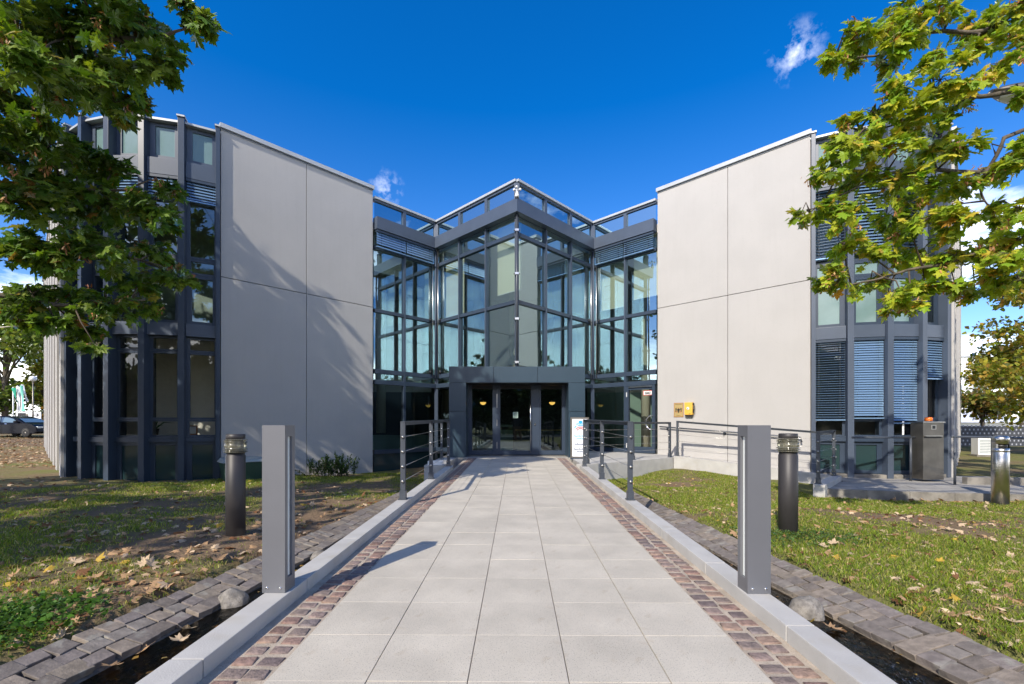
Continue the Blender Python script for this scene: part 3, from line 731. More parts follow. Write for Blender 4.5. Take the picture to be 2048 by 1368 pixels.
# curved bays: five flat facets between projecting ribs
def bay_pts(s):
    pts = [Vector((s * OUTX, 11.1))]; 
    for k, ang in enumerate((28, 14, 0, -14, -28, -42)):
        a = rad(ang); pts.append(pts[-1] + Vector((s * math.cos(a), -math.sin(a))) * (.775 if s < 0 else .8))
    return pts
BZ = dict(top=Z(7.13), cw1=Z(6.93), cw0=Z(6.23), sp1=Z(6.2), sp0=Z(5.82), hi=Z(5.8), up0=Z(3.95), wp0=Z(3.56), lo1=Z(3.45), lo0=Z(2.4), mid1=Z(2.36), mid0=Z(2.06))
for s in (-1, 1):
    P = bay_pts(s); base = -.35 if s < 0 else -.06; NF = 5 if s < 0 else 4
    for i in range(NF):
        p, q = P[i], P[i + 1]
        fr = Fr(q, p) if s < 0 else Fr(p, q); L = fr.L
        a0, a1 = .07, L - .07
        inner = .07
        fbox('bay_coping', fr, .0, L, -.4, .03, BZ['top'] - .05, BZ['top'], 'coping')
        fbox('spandrel', fr, a0, a1, -.1, .02, BZ['sp0'], BZ['sp1'], 'frame_light', bevel=.006)
        fbox('spandrel', fr, a0, a1, -.1, .02, BZ['mid0'], BZ['mid1'], 'frame_light', bevel=.006)
        def window(z0, z1, m, name='window', w=.075, mf='frame', recess=-.13):
            b = MB()
            b.box(a0, a0 + w, recess - .05, recess + .03, z0, z1, mf, fr); b.box(a1 - w, a1, recess - .05, recess + .03, z0, z1, mf, fr)
            b.box(a0 + w, a1 - w, recess - .05, recess + .03, z0, z0 + w * .7, mf, fr); b.box(a0 + w, a1 - w, recess - .05, recess + .03, z1 - w * .7, z1, mf, fr)
            o = bpart(name, b, bevel=.003)
            pane(fr, a0 + w, a1 - w, z0 + w * .7, z1 - w * .7, m, o, d=recess); return o
        window(BZ['cw0'], BZ['top'] - .052, 'panel_glass', 'clerestory_window', .12, 'frame_light')
        window(BZ['up0'], BZ['hi'], 'glass_dark'); window(BZ['wp0'], BZ['up0'] - .002, 'panel_glass' if (s > 0 or i) else 'glass_dark', 'window', .09)
        window(BZ['lo0'] - .03, BZ['wp0'] - .002, 'panel_glass' if s > 0 and i < 3 else 'glass_dark', 'window', .11)
        window(Z(1.70), BZ['mid0'] - .002, 'glass_clear'); window(Z(.08), Z(1.698), 'glass_clear'); window(Z(-.33), Z(.078), 'glass_clear', 'window', .06)
        fbox('sill_rail', fr, a0, a1, -.12, -.04, Z(-.45), Z(-.332), 'frame')
        window(base + .0, Z(-.452), 'panel_glass_dark', 'lower_panel', .11)
        if s > 0 and i < 3:
            make_blind(fr, a0 + .005, a1 - .005, BZ['mid0'] - .01, Z((.06, .1, -.02)[i]), -.03, rad((10, 55, 52)[i]), step=.0585, width=.075)
            make_blind(fr, a0 + .005, a1 - .005, BZ['sp0'] - .01, Z((4.05, 4.1, 3.9)[i]), -.03, rad((14, 46, 16)[i]), step=.075, width=.09)
        elif s > 0 and i == 3:
            make_blind(fr, a0 + .005, a1 - .005, BZ['mid0'] - .01, Z(1.05), -.03, rad(50), step=.0585, width=.075)
        elif s < 0 and i < 3:
            make_blind(fr, a0 + .005, a1 - .005, BZ['sp0'] - .01, Z(5.28), -.03, rad(55), step=.07, width=.08)
    for i in range(0, NF + 1):
        p = P[i]; t = (P[min(i + 1, NF)] - P[max(i - 1, 0)]).normalized(); n = Vector((t.y, -t.x)) if s > 0 else Vector((-t.y, t.x))
        fr = Fr(p, p + t) if s > 0 else Fr(p, p - t)
        if i == 0: fr = Fr(P[0] + t * .06, P[0] + t) if s > 0 else Fr(P[0] + t * .06, P[0] - t)
        w = .065 if i else .045; b = MB(); b.box(-w, w, -.35, .095, base - .1, BZ['top'] + .05, 'frame_light' if s > 0 else 'frame', fr)  # ribs coloured by side: paler for sunlight, darker for shade
        b.box(-w - .02, w + .02, -.36, .12, BZ['top'] + .051, BZ['top'] + .1, 'coping', fr); bpart('rib', b, bevel=.006)
    # concrete side wall beyond the bay, running back at 45 degrees, with slender piers
    e = P[NF]; st = Vector((s * (.722 if s < 0 else .725), .69)).normalized()
    f2 = Fr(e + st * 17, e) if s < 0 else Fr(e, e + st * 17)
    for k in range(8):
        a = k * 2.1; aa0, aa1 = (f2.L - a - .62, f2.L - a) if s < 0 else (a, a + .62)
        fbox('wall_pier', f2, aa0, aa1, -.3, .16, -.6, ZW - .3, 'concrete', bevel=.012)
        b0, b1 = (aa0 - 1.48, aa0) if s < 0 else (aa1, aa1 + 1.48)
        fbox('side_panel', f2, b0, b1, -.3, .0, -.6, ZW - .35, 'concrete')
        fbox('side_window', f2, b0 + .35, b1 - .45, .0, .03, .9, ZW - 1.2, 'frame')
    fbox('coping', f2, 0, f2.L, -.35, .2, ZW - .3, ZW - .2, 'coping')

# plinth under the right bay
Pq = bay_pts(1)
for i in range(4):
    fr = Fr(Pq[i], Pq[i + 1]); fbox('plinth_stone', fr, .0, fr.L - .006, -.3, .06, -.45, -.07, 'old_concrete', bevel=.008)

# roof, floors, rooms
PL, PR = bay_pts(-1)[:6], bay_pts(1)[:5]
outl = [(PL[-1].x - 12.2, PL[-1].y + 11.5)] + [tuple(v) for v in reversed(PL)] + [(-INX, 18.39 - INX), (-INX, 18.49 - INX), (-RX, RY), (0, AX), (RX, RY), (INX, 18.49 - INX), (INX, 18.39 - INX)] + [tuple(v) for v in PR] + [(PR[-1].x + 12.2, PR[-1].y + 11.7), (24, 36), (-24, 36)]
def inset(poly, d=.28): return [(x * (1 - .012), y + d) for x, y in poly]
rf = inset(outl)
bpart('roof', MB().prism(rf, Z(6.03), Z(6.3), 'wall_paint'))
bpart('ground_floor', MB().prism(inset(outl, .3), .0, .17, 'carpet'))
for s in (-1, 1):
    P = PR if s > 0 else PL
    poly = [tuple(v) for v in (P if s > 0 else P)] + [(s * 22, 24), (s * 22, 30), (s * 6.5, 30), (s * 6.5, 14.6)]
    poly = [(x * .99, y + .3) for x, y in poly]
    if s < 0: poly = poly[::-1]
    bpart('floor_slab', MB().prism(poly, Z(2.05), Z(2.4), 'wall_paint'))
    yb = 13.35 if s < 0 else 15.4
    b = MB(); b.box(min(s * 7.6, s * 13.5), max(s * 7.6, s * 13.5), yb, yb + .1, .17, Z(6.0), 'wall_paint')
    b.box(min(s * 7.35, s * 7.45), max(s * 7.35, s * 7.45), 11.9, 15.4, .17, Z(6.0), 'wall_paint'); bpart('room_wall', b)
bpart('rear_wall', MB().box(-25, 25, 35.8, 36, -.5, Z(6.03), 'concrete'))
bpart('room_wall', MB().box(-9, 9, 22, 22.2, .17, Z(6.0), 'warm_paint'))
bpart('gallery_slab', MB().box(-8, 8, 19.4, 22, Z(1.3), Z(1.6), 'wall_paint'))
for x, y in ((2.6, 17.3), (4.9, 16.6), (-2.6, 17.3), (-4.9, 16.6), (0, 18.4), (-1.5, 19.2), (1.6, 19.2)):
    bpart('column', MB().lathe([(.17, .17), (.17, Z(6.02))], 'warm_paint', x, y, 20))
for nm, fr in segs:                                   # roller blinds inside the upper panes
    L = fr.L
    for a0, drop in {'L': ((L - 2.2, 4.9),), 'AL': ((.12, 3.75), (2 * MOD + .15, 4.0)), 'AR': ((2 * MOD + .12, 3.85),), 'R': ((.15, 4.0), (MOD + .12, 4.15))}[nm]:
        b = MB(); b.box(a0, a0 + 1.0, -.34, -.335, Z(drop), Z(6.0), 'blind_cloth', fr); b.box(a0, a0 + 1.0, -.35, -.325, Z(drop) - .03, Z(drop), 'white', fr); bpart('roller_blind', b)
# partitions behind the ground floor glazing keep the lobby dim
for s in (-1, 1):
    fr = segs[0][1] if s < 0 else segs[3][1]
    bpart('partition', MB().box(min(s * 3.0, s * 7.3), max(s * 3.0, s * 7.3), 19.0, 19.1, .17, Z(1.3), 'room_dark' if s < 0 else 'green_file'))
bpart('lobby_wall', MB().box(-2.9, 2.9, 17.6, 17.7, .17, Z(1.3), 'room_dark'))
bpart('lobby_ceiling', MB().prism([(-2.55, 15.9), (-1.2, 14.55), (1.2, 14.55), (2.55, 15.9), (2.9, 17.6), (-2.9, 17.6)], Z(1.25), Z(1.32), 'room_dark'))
bpart('lobby_floor_shade', MB().box(-2.8, 2.8, 14.6, 17.6, .171, .178, 'dark'))  # dark sheet over the carpet, the lobby's dimness put into its colour
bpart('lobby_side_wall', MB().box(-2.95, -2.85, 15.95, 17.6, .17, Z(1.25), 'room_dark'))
bpart('low_cabinet', MB().box(-6.4, -3.1, 15.9, 16.3, .17, .75, 'green_file').box(-6.4, -3.1, 15.85, 16.35, .75, .8, 'dark'))

# entrance portal: dark metal-clad frame with recessed joints
pb = MB()
def wbx(b, x0, x1, y0, y1, z0, z1, m): b.box(x0, x1, y0, y1, z0, z1, m, lambda x, y, z: tuple(to_b(x, y, z)))
XL, XR, YF = -1.783, 2.066, 12.69; OL, OR = -1.302, 1.60; ZT, ZO = Z(1.6), Z(1.146); FZ = Z(-.976)
wbx(pb, XL + .03, XR - .03, YF + .03, 14.75, ZO + .03, ZT - .03, 'portal')
wbx(pb, XL + .03, OL - .03, YF + .03, 14.75, FZ - .3, ZO + .03, 'portal'); wbx(pb, OR + .03, XR - .03, YF + .03, 14.75, FZ - .3, ZO + .03, 'portal')
pr = bpart('entrance_portal', pb)
J1, J2 = -.523, .721; ZS = Z(.325); g = .006
for x0, x1, z0, z1 in ((XL, J1 - g, ZO, ZT), (J1 + g, J2 - g, ZO, ZT), (J2 + g, XR, ZO, ZT), (XL, OL, ZS + g, ZO - g), (XL, OL, FZ, ZS - g), (OR, XR, ZS + g, ZO - g), (OR, XR, FZ, ZS - g)):
    b = MB(); wbx(b, x0, x1, YF, YF + .028, z0, z1, 'portal'); bpart('cladding_panel', b, pr, bevel=.003)
b = MB(); wbx(b, XL, XL + .028, YF + .03, 14.7, FZ - .2, ZT, 'portal'); bpart('cladding_panel', b, pr)
b = MB(); wbx(b, XR - .028, XR, YF + .03, 14.7, FZ - .2, ZT, 'portal'); bpart('cladding_panel', b, pr)
b = MB(); wbx(b, XL + .03, XR - .03, YF + .03, 14.7, ZT - .028, ZT, 'portal'); bpart('cladding_panel', b, pr)
b = MB(); wbx(b, OL, OR, YF + .03, 14.4, ZO, ZO + .028, 'black'); bpart('soffit', b, pr)
for x in (OL - .028, OR): b = MB(); wbx(b, x, x + .028, YF + .03, 14.4, FZ, ZO, 'portal'); bpart('reveal_panel', b, pr)
# doors
YD = 13.5
def dx(u): return (u - 1024) / 897 * YD
def dz(v): return Z((846 - v) / 897 * YD)
D0, D1, D2, D3 = OL, dx(988), dx(1079), OR
def door_leaf(x0, x1, wl_, wr, name):
    b = MB(); zt = dz(778); zb = FZ + .02
    wbx(b, x0, x0 + wl_, YD, YD + .07, zb, ZO - .01, 'frame'); wbx(b, x1 - wr, x1, YD, YD + .07, zb, ZO - .01, 'frame')
    wbx(b, x0 + wl_, x1 - wr, YD, YD + .07, zt, ZO - .01, 'black'); wbx(b, x0 + wl_, x1 - wr, YD, YD + .07, zb, zb + .13, 'frame')
    o = bpart(name, b)
    g_ = MB(); g_.add([tuple(to_b(x, YD + .03, z)) for x, z in ((x0 + wl_, zb + .13), (x1 - wr, zb + .13), (x1 - wr, zt), (x0 + wl_, zt))], [(0, 1, 2, 3)], 'glass_dark'); bpart('door_pane', g_, o)
    return o
door_leaf(D0, D1 - .004, .1, .04, 'side_light'); door_leaf(D2 + .004, D3, .04, .1, 'side_light')
dr = door_leaf(D1, D2, .19, .26, 'entrance_door')
b = MB(); hx = dx(1061); b.tube([tuple(to_b(hx, YD - .07, dz(905))), tuple(to_b(hx, YD - .07, dz(784)))], .016, 'chrome', 10)
for v in (895, 845, 795): b.tube([tuple(to_b(hx, YD - .07, dz(v))), tuple(to_b(hx, YD, dz(v)))], .01, 'chrome', 6)
bpart('door_handle', b, dr)
b = MB(); wbx(b, dx(1069), dx(1071), YD - .015, YD, dz(851), dz(846), 'chrome'); bpart('lock', b, dr)
b = MB()
for v0, v1 in ((788, 816), (839, 852), (884, 897)): wbx(b, dx(993.4), dx(994.6), YD - .02, YD, dz(v1), dz(v0), 'steel')
bpart('hinge', b, dr)
wl_b = MB(); wbx(wl_b, dx(1026), dx(1036), YD + .02, YD + .028, dz(836), dz(824), 'green_file')
for i in range(3):
    for j in range(4): wbx(wl_b, dx(1028 + i * 2.4), dx(1029.3 + i * 2.4), YD + .015, YD + .0199, dz(834.6 - j * 2.6), dz(833.2 - j * 2.6), 'black')
bpart('notice', wl_b, dr)

# the side door in the right glazing
fr = segs[3][1]; a0, a1 = MOD + .037, fr.L - .03; zt = LEV['r0'] - .012; zb = .2
b = MB(); w = .1
b.box(a0, a0 + w, -.06, .05, zb, zt, 'frame', fr); b.box(a1 - w, a1, -.06, .05, zb, zt, 'frame', fr); b.box(a0 + w, a1 - w, -.06, .05, zt - .13, zt, 'frame', fr); b.box(a0 + w, a1 - w, -.06, .05, zb, zb + .2, 'frame', fr)
sdoor = bpart('side_door', b, bevel=.004)
pane(fr, a0 + w, a1 - w, zb + .2, zt - .13, 'glass_clear', sdoor, d=-.01, name='door_pane')
b = MB(); b.box(a0 + w + .02, a1 - w + .02, .05, .09, zt - .06, zt - .02, 'steel', fr); bpart('door_closer', b, sdoor)
b = MB(); pts = []
for k in range(13):
    t = rad(100 + 160 * k / 12); pts.append(fr(a1 - .05 + .2 * math.cos(t) - .02, .12, .2 + .98 + .22 * math.sin(t)))
b.tube([fr(a1 - .05, .05, pts[0][2])] + pts + [fr(a1 - .05, .05, pts[-1][2])], .018, 'chrome', 10); bpart('door_handle', b, sdoor)
b = MB(); b.box(a0 + .03, a0 + .05, .05, .07, zt - .35, zt - .2, 'white', fr); b.box(a0 + .03, a0 + .05, .05, .07, zb + .15, zb + .3, 'white', fr); bpart('hinge', b, sdoor)
b = MB(); sx0 = a0 + .62; b.box(sx0 - .02, sx0 + .32, .0, .004, zt - .32, zt - .17, 'red', fr); b.box(sx0, sx0 + .3, .004, .007, zt - .305, zt - .185, 'white', fr); so_ = bpart('door_sign', b, sdoor)
fm = Matrix(((fr.t.x, 0, fr.n.x, 0), (fr.t.y, 0, fr.n.y, 0), (0, 1, 0, 0), (0, 0, 0, 1)))
def bmat(fr, a, d, z): v = fr(a, d, z); m = fm_of(fr).copy(); m.translation = Vector(v); return BM @ m
def fm_of(fr): return Matrix(((fr.t.x, 0, fr.n.x, 0), (fr.t.y, 0, fr.n.y, 0), (0, 1, 0, 0), (0, 0, 0, 1)))
text('lettering', 'BMZ', .1, 'black', so_, bmat(fr, sx0 + .15, .008, zt - .285), 'CENTER')

# ------------------------------------------------------------------ lamps, railings, signs
def light_bollard(label):
    t = thing('light_bollard', label, 'bollard lamp', group='square light bollards on the kerbs')
    b = MB(); h = 1.033; w, d = .1415, .124
    x0, x1, y0, y1 = -w / 2, w / 2, -d / 2, d / 2
    # hollow square column with a slot cut into the face turned to the walkway
    b.box(x0, x1 - .03, y0, y1, 0, h, 'lamp_grey'); b.box(x1 - .03, x1, y0, y0 + .034, 0, h, 'lamp_grey'); b.box(x1 - .03, x1, y1 - .034, y1, 0, h, 'lamp_grey')
    b.box(x1 - .03, x1, y0 + .034, y1 - .034, 0, .085, 'lamp_grey'); b.box(x1 - .03, x1, y0 + .034, y1 - .034, h - .07, h, 'lamp_grey')
    b2 = MB(); b2.box(x0, x1, y0, y1, 0, h, 'lamp_grey')
    me = b.mesh('column'); bm = bmesh.new(); bm.from_mesh(me); bmesh.ops.remove_doubles(bm, verts=bm.verts, dist=.0001)
    bm.to_mesh(me); bm.free(); link('column', me, t, local=True)
    MB().box(x1 - .029, x1 - .016, y0 + .036, y1 - .036, .087, h - .072, 'opal').build('diffuser', t, local=True)
    s = MB()
    for x in (x0 + .03, x1 - .03): s.lathe([(.009, -.004), (.009, .003), (.005, .005)], 'chrome', 0, 0, 10, fr=lambda a, b_, c, x=x: (x + a, y0 - c, .03 + b_))
    s.build('screw', t, local=True)
    return t
lb = light_bollard('square grey light bollard on the left kerb, its face in front of the shaded lawn')
lb.location = on_path(-1.497, 2.812, KH); lb.rotation_euler = (0, 0, -.01)
lb2 = copy_tree(lb); lb2['label'] = 'square grey light bollard on the right kerb beside the sunny lawn'
lb2.location = on_path(1.487, 2.826, KH); lb2.rotation_euler = (0, 0, math.pi - .01)
for ch in lb2.children:
    if ch.name.startswith('screw'): ch.rotation_euler = (0, 0, math.pi)

def round_bollard(loc, h, label):
    t = thing('round_bollard', label, 'bollard lamp', loc, group='round bollard lamps on the lawns'); r = .096
    MB().lathe([(r, -.25), (r, h - .235), (r * .93, h - .23), (r * .93, h - .2)], 'bollard_brown').build('post', t, local=True)
    g = MB(); pr_ = [(r * .98, h - .205)]
    for k in range(3): z = h - .2 + k * .018; pr_ += [(r * 1.0, z), (r * 1.22, z + .004), (r * 1.22, z + .008), (r * 1.0, z + .012)]
    pr_ += [(r * 1.1, h - .14), (r * 1.1, h - .105)]
    for k in range(3): z = h - .1 + k * .016; pr_ += [(r * 1.0, z), (r * 1.2, z + .004), (r * 1.2, z + .008), (r * 1.0, z + .012)]
    g.lathe(pr_, 'lens'); g.build('lens', t, local=True)
    MB().lathe([(r * .55, h - .19), (r * .55, h - .06)], 'steel').build('reflector', t, local=True)
    MB().lathe([(r * .95, h - .052), (r * .97, h - .05), (r * .97, h - .004), (r * .9, h)], 'bollard_brown').build('cap', t, local=True)
mat('lens', (.5, .48, .36), .12, spec=.7, noise_amt=.35, noise_scale=25)
MATS['lens'].node_tree.nodes['Principled BSDF'].inputs['Transmission Weight'].default_value = .75
round_bollard((-3.02, 4.9, gz(-3.02, 4.9)), 1.1, 'dark round bollard lamp on the shaded left lawn behind the square bollard')
round_bollard((3.06, 4.97, gz(3.06, 4.97)), 1.1, 'dark round bollard lamp on the sunny right lawn behind the square bollard')

def rail_post(b_name, t, x, y, z0, z1, ang, w=.06, d=.05, plate=True):
    c, s = math.cos(ang), math.sin(ang)
    fr = lambda a, b, z: (x + a * c - b * s, y + a * s + b * c, z)
    b = MB(); b.box(-w / 2, w / 2, -d / 2, -d / 2 + .014, z0, z1, 'railing', fr); b.box(-w / 2, w / 2, d / 2 - .014, d / 2, z0, z1, 'railing', fr); b.box(-w / 2 + .012, -w / 2 + .03, -d / 2 + .014, d / 2 - .014, z0, z1, 'railing', fr)
    o = b.build('post', t, bevel=.002)
    if plate:
        p = MB(); p.box(-.055, .055, -.055, .055, z0 + .001, z0 + .013, 'railing', fr); p.box(-w / 2 - .011, w / 2 + .011, -d / 2 - .01, d / 2 + .01, z0 + .0135, z0 + .115, 'railing', fr)
        for a in (-.018, .018):
            for z in (.03, .1): p.box(a - .007, a + .007, -d / 2 - .016, -d / 2 - .01, z0 + z - .007, z0 + z + .007, 'chrome', fr)
        p.build('base_plate', o)
    return o
def railing(name, label, pts, top, cables=4, group=None, h0=.19, clamp_all=True):
    """pts: (x, y, foot z, direction); posts, a flat top rail, four wire cables with their clamps"""
    t = thing(name, label, 'railing', pts[0][:3], group=group)
    for i, p in enumerate(pts):
        q = pts[i + 1] if i + 1 < len(pts) else pts[i - 1]
        ang = math.atan2(q[1] - p[1], q[0] - p[0]) + math.pi / 2
        o = rail_post('post', t, p[0], p[1], p[2], p[2] + top - .012, ang)
        c = MB()
        d = (Vector(q[:2]) - Vector(p[:2])).normalized()
        for k in range(cables):
            z = p[2] + top * (.235 + .19 * k)
            for s in (-1, 1):
                cx, cy = p[0] + d.x * .035 * s, p[1] + d.y * .035 * s
                c.tube([(cx - d.x * .01, cy - d.y * .01, z), (cx + d.x * .01, cy + d.y * .01, z)], .018, 'steel', 8)
        c.build('cable_clamp', o)
    for p, q in zip(pts[:-1], pts[1:]):
        d = Vector((q[0] - p[0], q[1] - p[1], q[2] - p[2])); L = d.length; d.normalize(); n = Vector((d.y, -d.x, 0)).normalized()
        def fr(a, b, z, p=p, d=d, n=n): v = Vector(p[:3]) + d * a + n * b; return (v.x, v.y, v.z + z)
        MB().box(-.03, L + .03, -.03, .03, top - .012, top + .003, 'railing', fr).box(-.03, L + .03, -.006, .006, top - .05, top - .012, 'railing', fr).build('top_rail', t)
        for k in range(cables):
            z = top * (.235 + .19 * k); MB().tube([fr(0, 0, z), fr(L / 2, 0, z - .002), fr(L, 0, z)], .0035, 'steel', 5).build('cable', t)
    return t
def kp(l, y): v = on_path(l, y, KH); return (v.x, v.y, v.z)
railing('path_railing', 'dark post and cable railing along the left kerb near the entrance', [kp(-1.487, 5.87), kp(-1.487, 7.80), kp(-1.487, 9.80)], 1.02, group='cable railings at the entrance')
railing('path_railing', 'dark post and cable railing along the right kerb near the entrance', [kp(1.483, 5.87), kp(1.483, 7.80), kp(1.483, 9.80)], 1.02, group='cable railings at the entrance')
LZ = .19
railing('landing_railing', 'short cable railing left of the portal on the landing edge', [(-1.95, 10.75, LZ), (-1.93, 12.3, LZ)], 1.02, group='cable railings at the entrance')
railing('landing_railing', 'cable railing on the landing in front of the side door', [(1.80, 10.72, LZ), (3.2, 11.86, LZ), (4.48, 12.74, LZ)], 1.0, group='cable railings at the entrance')
RA, RB = Vector((4.62, 12.72, .19)), Vector((7.45, 10.25, -.1))
def ramp(t, off=0): v = RA.lerp(RB, t); return (v.x, v.y, v.z + off)
railing('ramp_railing', 'cable railing on the upper part of the ramp before the pale wall', [ramp(.02, .05), ramp(.46, .05)], .99, group='cable railings at the entrance')
railing('ramp_railing', 'cable railing on the lower part of the ramp beside the right bay', [ramp(.5, .05), ramp(.98, .05)], .99, group='cable railings at the entrance')
railing('end_railing', 'short cable railing on the pale block at the foot of the ramp', [(6.05, 8.86, -.03), (7.32, 10.2, -.03)], 1.03, group='cable railings at the entrance')

# landings, ramp, lower pavement: part of the ground
b = MB(); b.prism([(-2.02, 10.3), (-1.57, 10.3), (-1.57, 12.66), (-2.02, 12.66)], -.6, LZ, 'kerb_stone'); b.prism([(-2.02, 12.66), (2.2, 12.66), (2.2, 14.9), (-2.02, 14.9)], -.6, LZ - .006, 'paving'); b.build('landing', bevel=.006, kind='structure')
le = Vector((1.72, 10.56)), Vector((4.62, 12.82))
land = bpy.data.objects.new('landing', None); C.objects.link(land); land['kind'] = 'structure'
MB().prism([(1.66, 10.5), (4.66, 12.86), (5.4, 13.4), (4.6, 14.6), (2.0, 16.0), (1.66, 13)], -.6, LZ - .004, 'kerb_stone').build('landing_slab', land)
tt = (le[1] - le[0]).normalized(); nn_ = Vector((tt.y, -tt.x))
fl_ = Fr(le[0] - tt * .08, le[1] + tt * .08)
for a0, a1 in ((0, 1.75), (1.755, fl_.L)): MB().box(a0, a1, -.2, .06, -.6, LZ + .002, 'kerb_stone', fl_).build('edge_block', land, bevel=.008)
# ramp slab with an upstand on its outer side
rn = Vector(((RB - RA).y, -(RB - RA).x, 0)).normalized(); rn = -rn if rn.x + rn.y < 0 else rn
b = MB(); vs = []
for v in (RA, RB):
    for o_, z in ((-.07, -.7), (-.07, 0.05), (.09, .05), (.09, -.02), (.95, -.02), (.95, -.7)): q_ = v + rn * o_; vs.append((q_.x, q_.y, v.z + z if z > -.5 else -.7))
fs = [(i, i + 1, i + 7, i + 6) for i in range(5)] + [(5, 4, 3, 2, 1, 0), (6, 7, 8, 9, 10, 11)]
b.add(vs, fs, 'kerb_stone'); b.build('ramp', kind='structure')
b = MB(); ef = Fr((6.02, 8.78), (7.4, 10.24)); b.box(-.06, ef.L, -.1, .1, -.6, -.035, 'kerb_stone', ef); b.build('ramp_kerb', bevel=.012, kind='structure')
# lower pavement in front of the right bay
FE = [Vector((6.2, 8.86)), Vector((8.2, 8.3)), Vector((10.6, 7.95)), Vector((14, 7.7))]
pv = bpy.data.objects.new('pavement', None); C.objects.link(pv); pv['kind'] = 'structure'
for i in range(16):
    x0 = 6.35 + i * .5
    for j in range(7):
        fy0 = float(np.interp(x0, [p.x for p in FE], [p.y for p in FE])) + .1 + j * .42
        fy1 = float(np.interp(x0 + .5, [p.x for p in FE], [p.y for p in FE])) + .1 + j * .42
        cx_, cy_ = x0 + .25 + j * .42 * .45, (fy0 + fy1) / 2
        if cx_ - cy_ < -2.75: continue
        k_ = j * .42 * .45
        MB().prism([(x0 + .004 + k_, fy0), (x0 + .496 + k_, fy1), (x0 + .496 + k_ + .189, fy1 + .414), (x0 + .004 + k_ + .189, fy0 + .414)], -.4, -.15 + R.uniform(-.003, .003), 'paving').build('paving_slab', pv)
for p, q in zip(FE[:-1], FE[1:]):
    f_ = Fr(p, q); n_ = max(1, round(f_.L / .72))
    for k in range(n_): MB().box(f_.L * k / n_ + .003, f_.L * (k + 1) / n_ - .003, -.1, .0, -.6, -.135 + R.uniform(-.004, .004), 'old_concrete', f_).build('kerb_stone', pv, bevel=.01)
f_ = Fr((9.75, 9.6), (14.5, 9.0))
for k in range(6): MB().box(k * .8, k * .8 + .795, -.14, .0, -.5, .0 + R.uniform(-.006, .006), 'old_concrete', f_).build('kerb_stone', pv, bevel=.012)

# handrails
def handrail(label, pts, posts, r=.022, wall=None, cat='handrail'):
    t = thing('handrail', label, cat, pts[0], group='dark tube handrails')
    MB().tube(pts, r, 'railing', 10).build('rail', t)
    for p in posts:
        b = MB(); b.tube([(p[0], p[1], p[2]), (p[0], p[1], p[3])], .024, 'railing', 10); b.build('post', t)
    if wall:
        for p, e in wall:
            b = MB(); b.tube([p, (p[0], p[1], p[2] - .07), e], .01, 'railing', 6); d = (Vector(e) - Vector((p[0], p[1], p[2] - .07))).normalized()
            b.tube([Vector(e) - d * .012, Vector(e)], .045, 'railing', 14); b.build('bracket', t)
    return t
WA = BM @ Vector((*WL(1, INX + .02), 0)); WB = BM @ Vector((*WL(1, OUTX - .05), 0)); wn_ = Vector((-1, -1, 0)).normalized()
def wallpt(t, off, z): v = WA.lerp(WB, t) + wn_ * off; return (v.x, v.y, z)
hr = [wallpt(t, .09, 1.06 - .27 * t) for t in (.02, .3, .6, .97)]
hr.append((hr[-1][0] + .02, hr[-1][1] - .02, hr[-1][2] - .12))
handrail('thin tube handrail fixed to the sunlit concrete wall above the ramp', hr, [], .02,
         [((*wallpt(t, .09, 1.06 - .27 * t),), wallpt(t, .0, 1.0 - .27 * t)) for t in (.08, .5, .9)])
handrail('dark tube handrail before the dark panels of the right bay', [(7.62, 10.05, .84), (9.3, 10.2, .84)], [(9.05, 10.18, -.15, .84)])
handrail('dark tube handrail running right behind the steel ash bin', [(9.35, 9.55, .87), (9.36, 9.54, .875), (13.9, 9.0, .80)], [(9.4, 9.52, -.25, .86), (11.4, 9.28, -.3, .85)])

# entrance sign
t = thing('info_sign', 'upright white information sign with blue and red logo beside the portal', 'sign', (1.85, 12.25, .19), (0, 0, -.02))
MB().box(-.25, .25, 0, .07, .02, 1.13, 'steel_dull').build('frame', t, bevel=.004, local=True)
MB().box(-.25, .25, -.01, .08, -.02, .02, 'frame').build('base', t, local=True)
MB().box(-.205, .205, -.006, -.001, .06, 1.085, 'sign_white').build('sign_panel', t, local=True)
def mark(name, polys, m, par, y=-.0065):
    b = MB()
    for p in polys: b.prism([(x, z) for x, z in p], 0, .002, m, lambda x, z, d: (x, y - d, z))
    b.build(name, par, local=True)
def chevron(cx, top, w, th, dn, flat):
    # bar that rises to a flat middle: left arm, bridge, right arm
    return [[(cx - w, top - dn), (cx - w + th * .7, top - dn - th * .7), (cx - flat, top - th), (cx + flat, top - th), (cx + w - th * .7, top - dn - th * .7), (cx + w, top - dn), (cx + flat, top), (cx - flat, top)]]
cup = lambda cx, bot, w, th, up, flat: [[(cx - w, bot + up), (cx - w + th * .7, bot + up + th * .7), (cx - flat, bot + th), (cx + flat, bot + th), (cx + w - th * .7, bot + up + th * .7), (cx + w, bot + up), (cx + flat, bot), (cx - flat, bot)]]
lx = .02
mark('logo', [[(lx + .055 * math.cos(a), 1.0 + .04 * math.sin(a)) for a in [2 * math.pi * k / 14 for k in range(14)]]], 'cyan', t)
mark('logo', cup(lx, .935, .1, .022, .035, .045), 'cyan', t); mark('logo', cup(lx, .895, .135, .022, .055, .055), 'cyan', t)
mark('logo', [[(lx - .175, .845), (lx - .16, .825), (lx - .105, .885), (lx - .12, .905)], [(lx + .175, .845), (lx + .16, .825), (lx + .105, .885), (lx + .12, .905)]], 'cyan', t)
mark('logo', chevron(lx, .875, .135, .022, .06, .055), 'red', t); mark('logo', chevron(lx, .832, .105, .022, .05, .04), 'red', t)
TX = Matrix(((1, 0, 0, 0), (0, 0, -1, 0), (0, 1, 0, 0), (0, 0, 0, 1)))
def tm(x, y, z): m = TX.copy(); m.translation = (x, y, z); return m
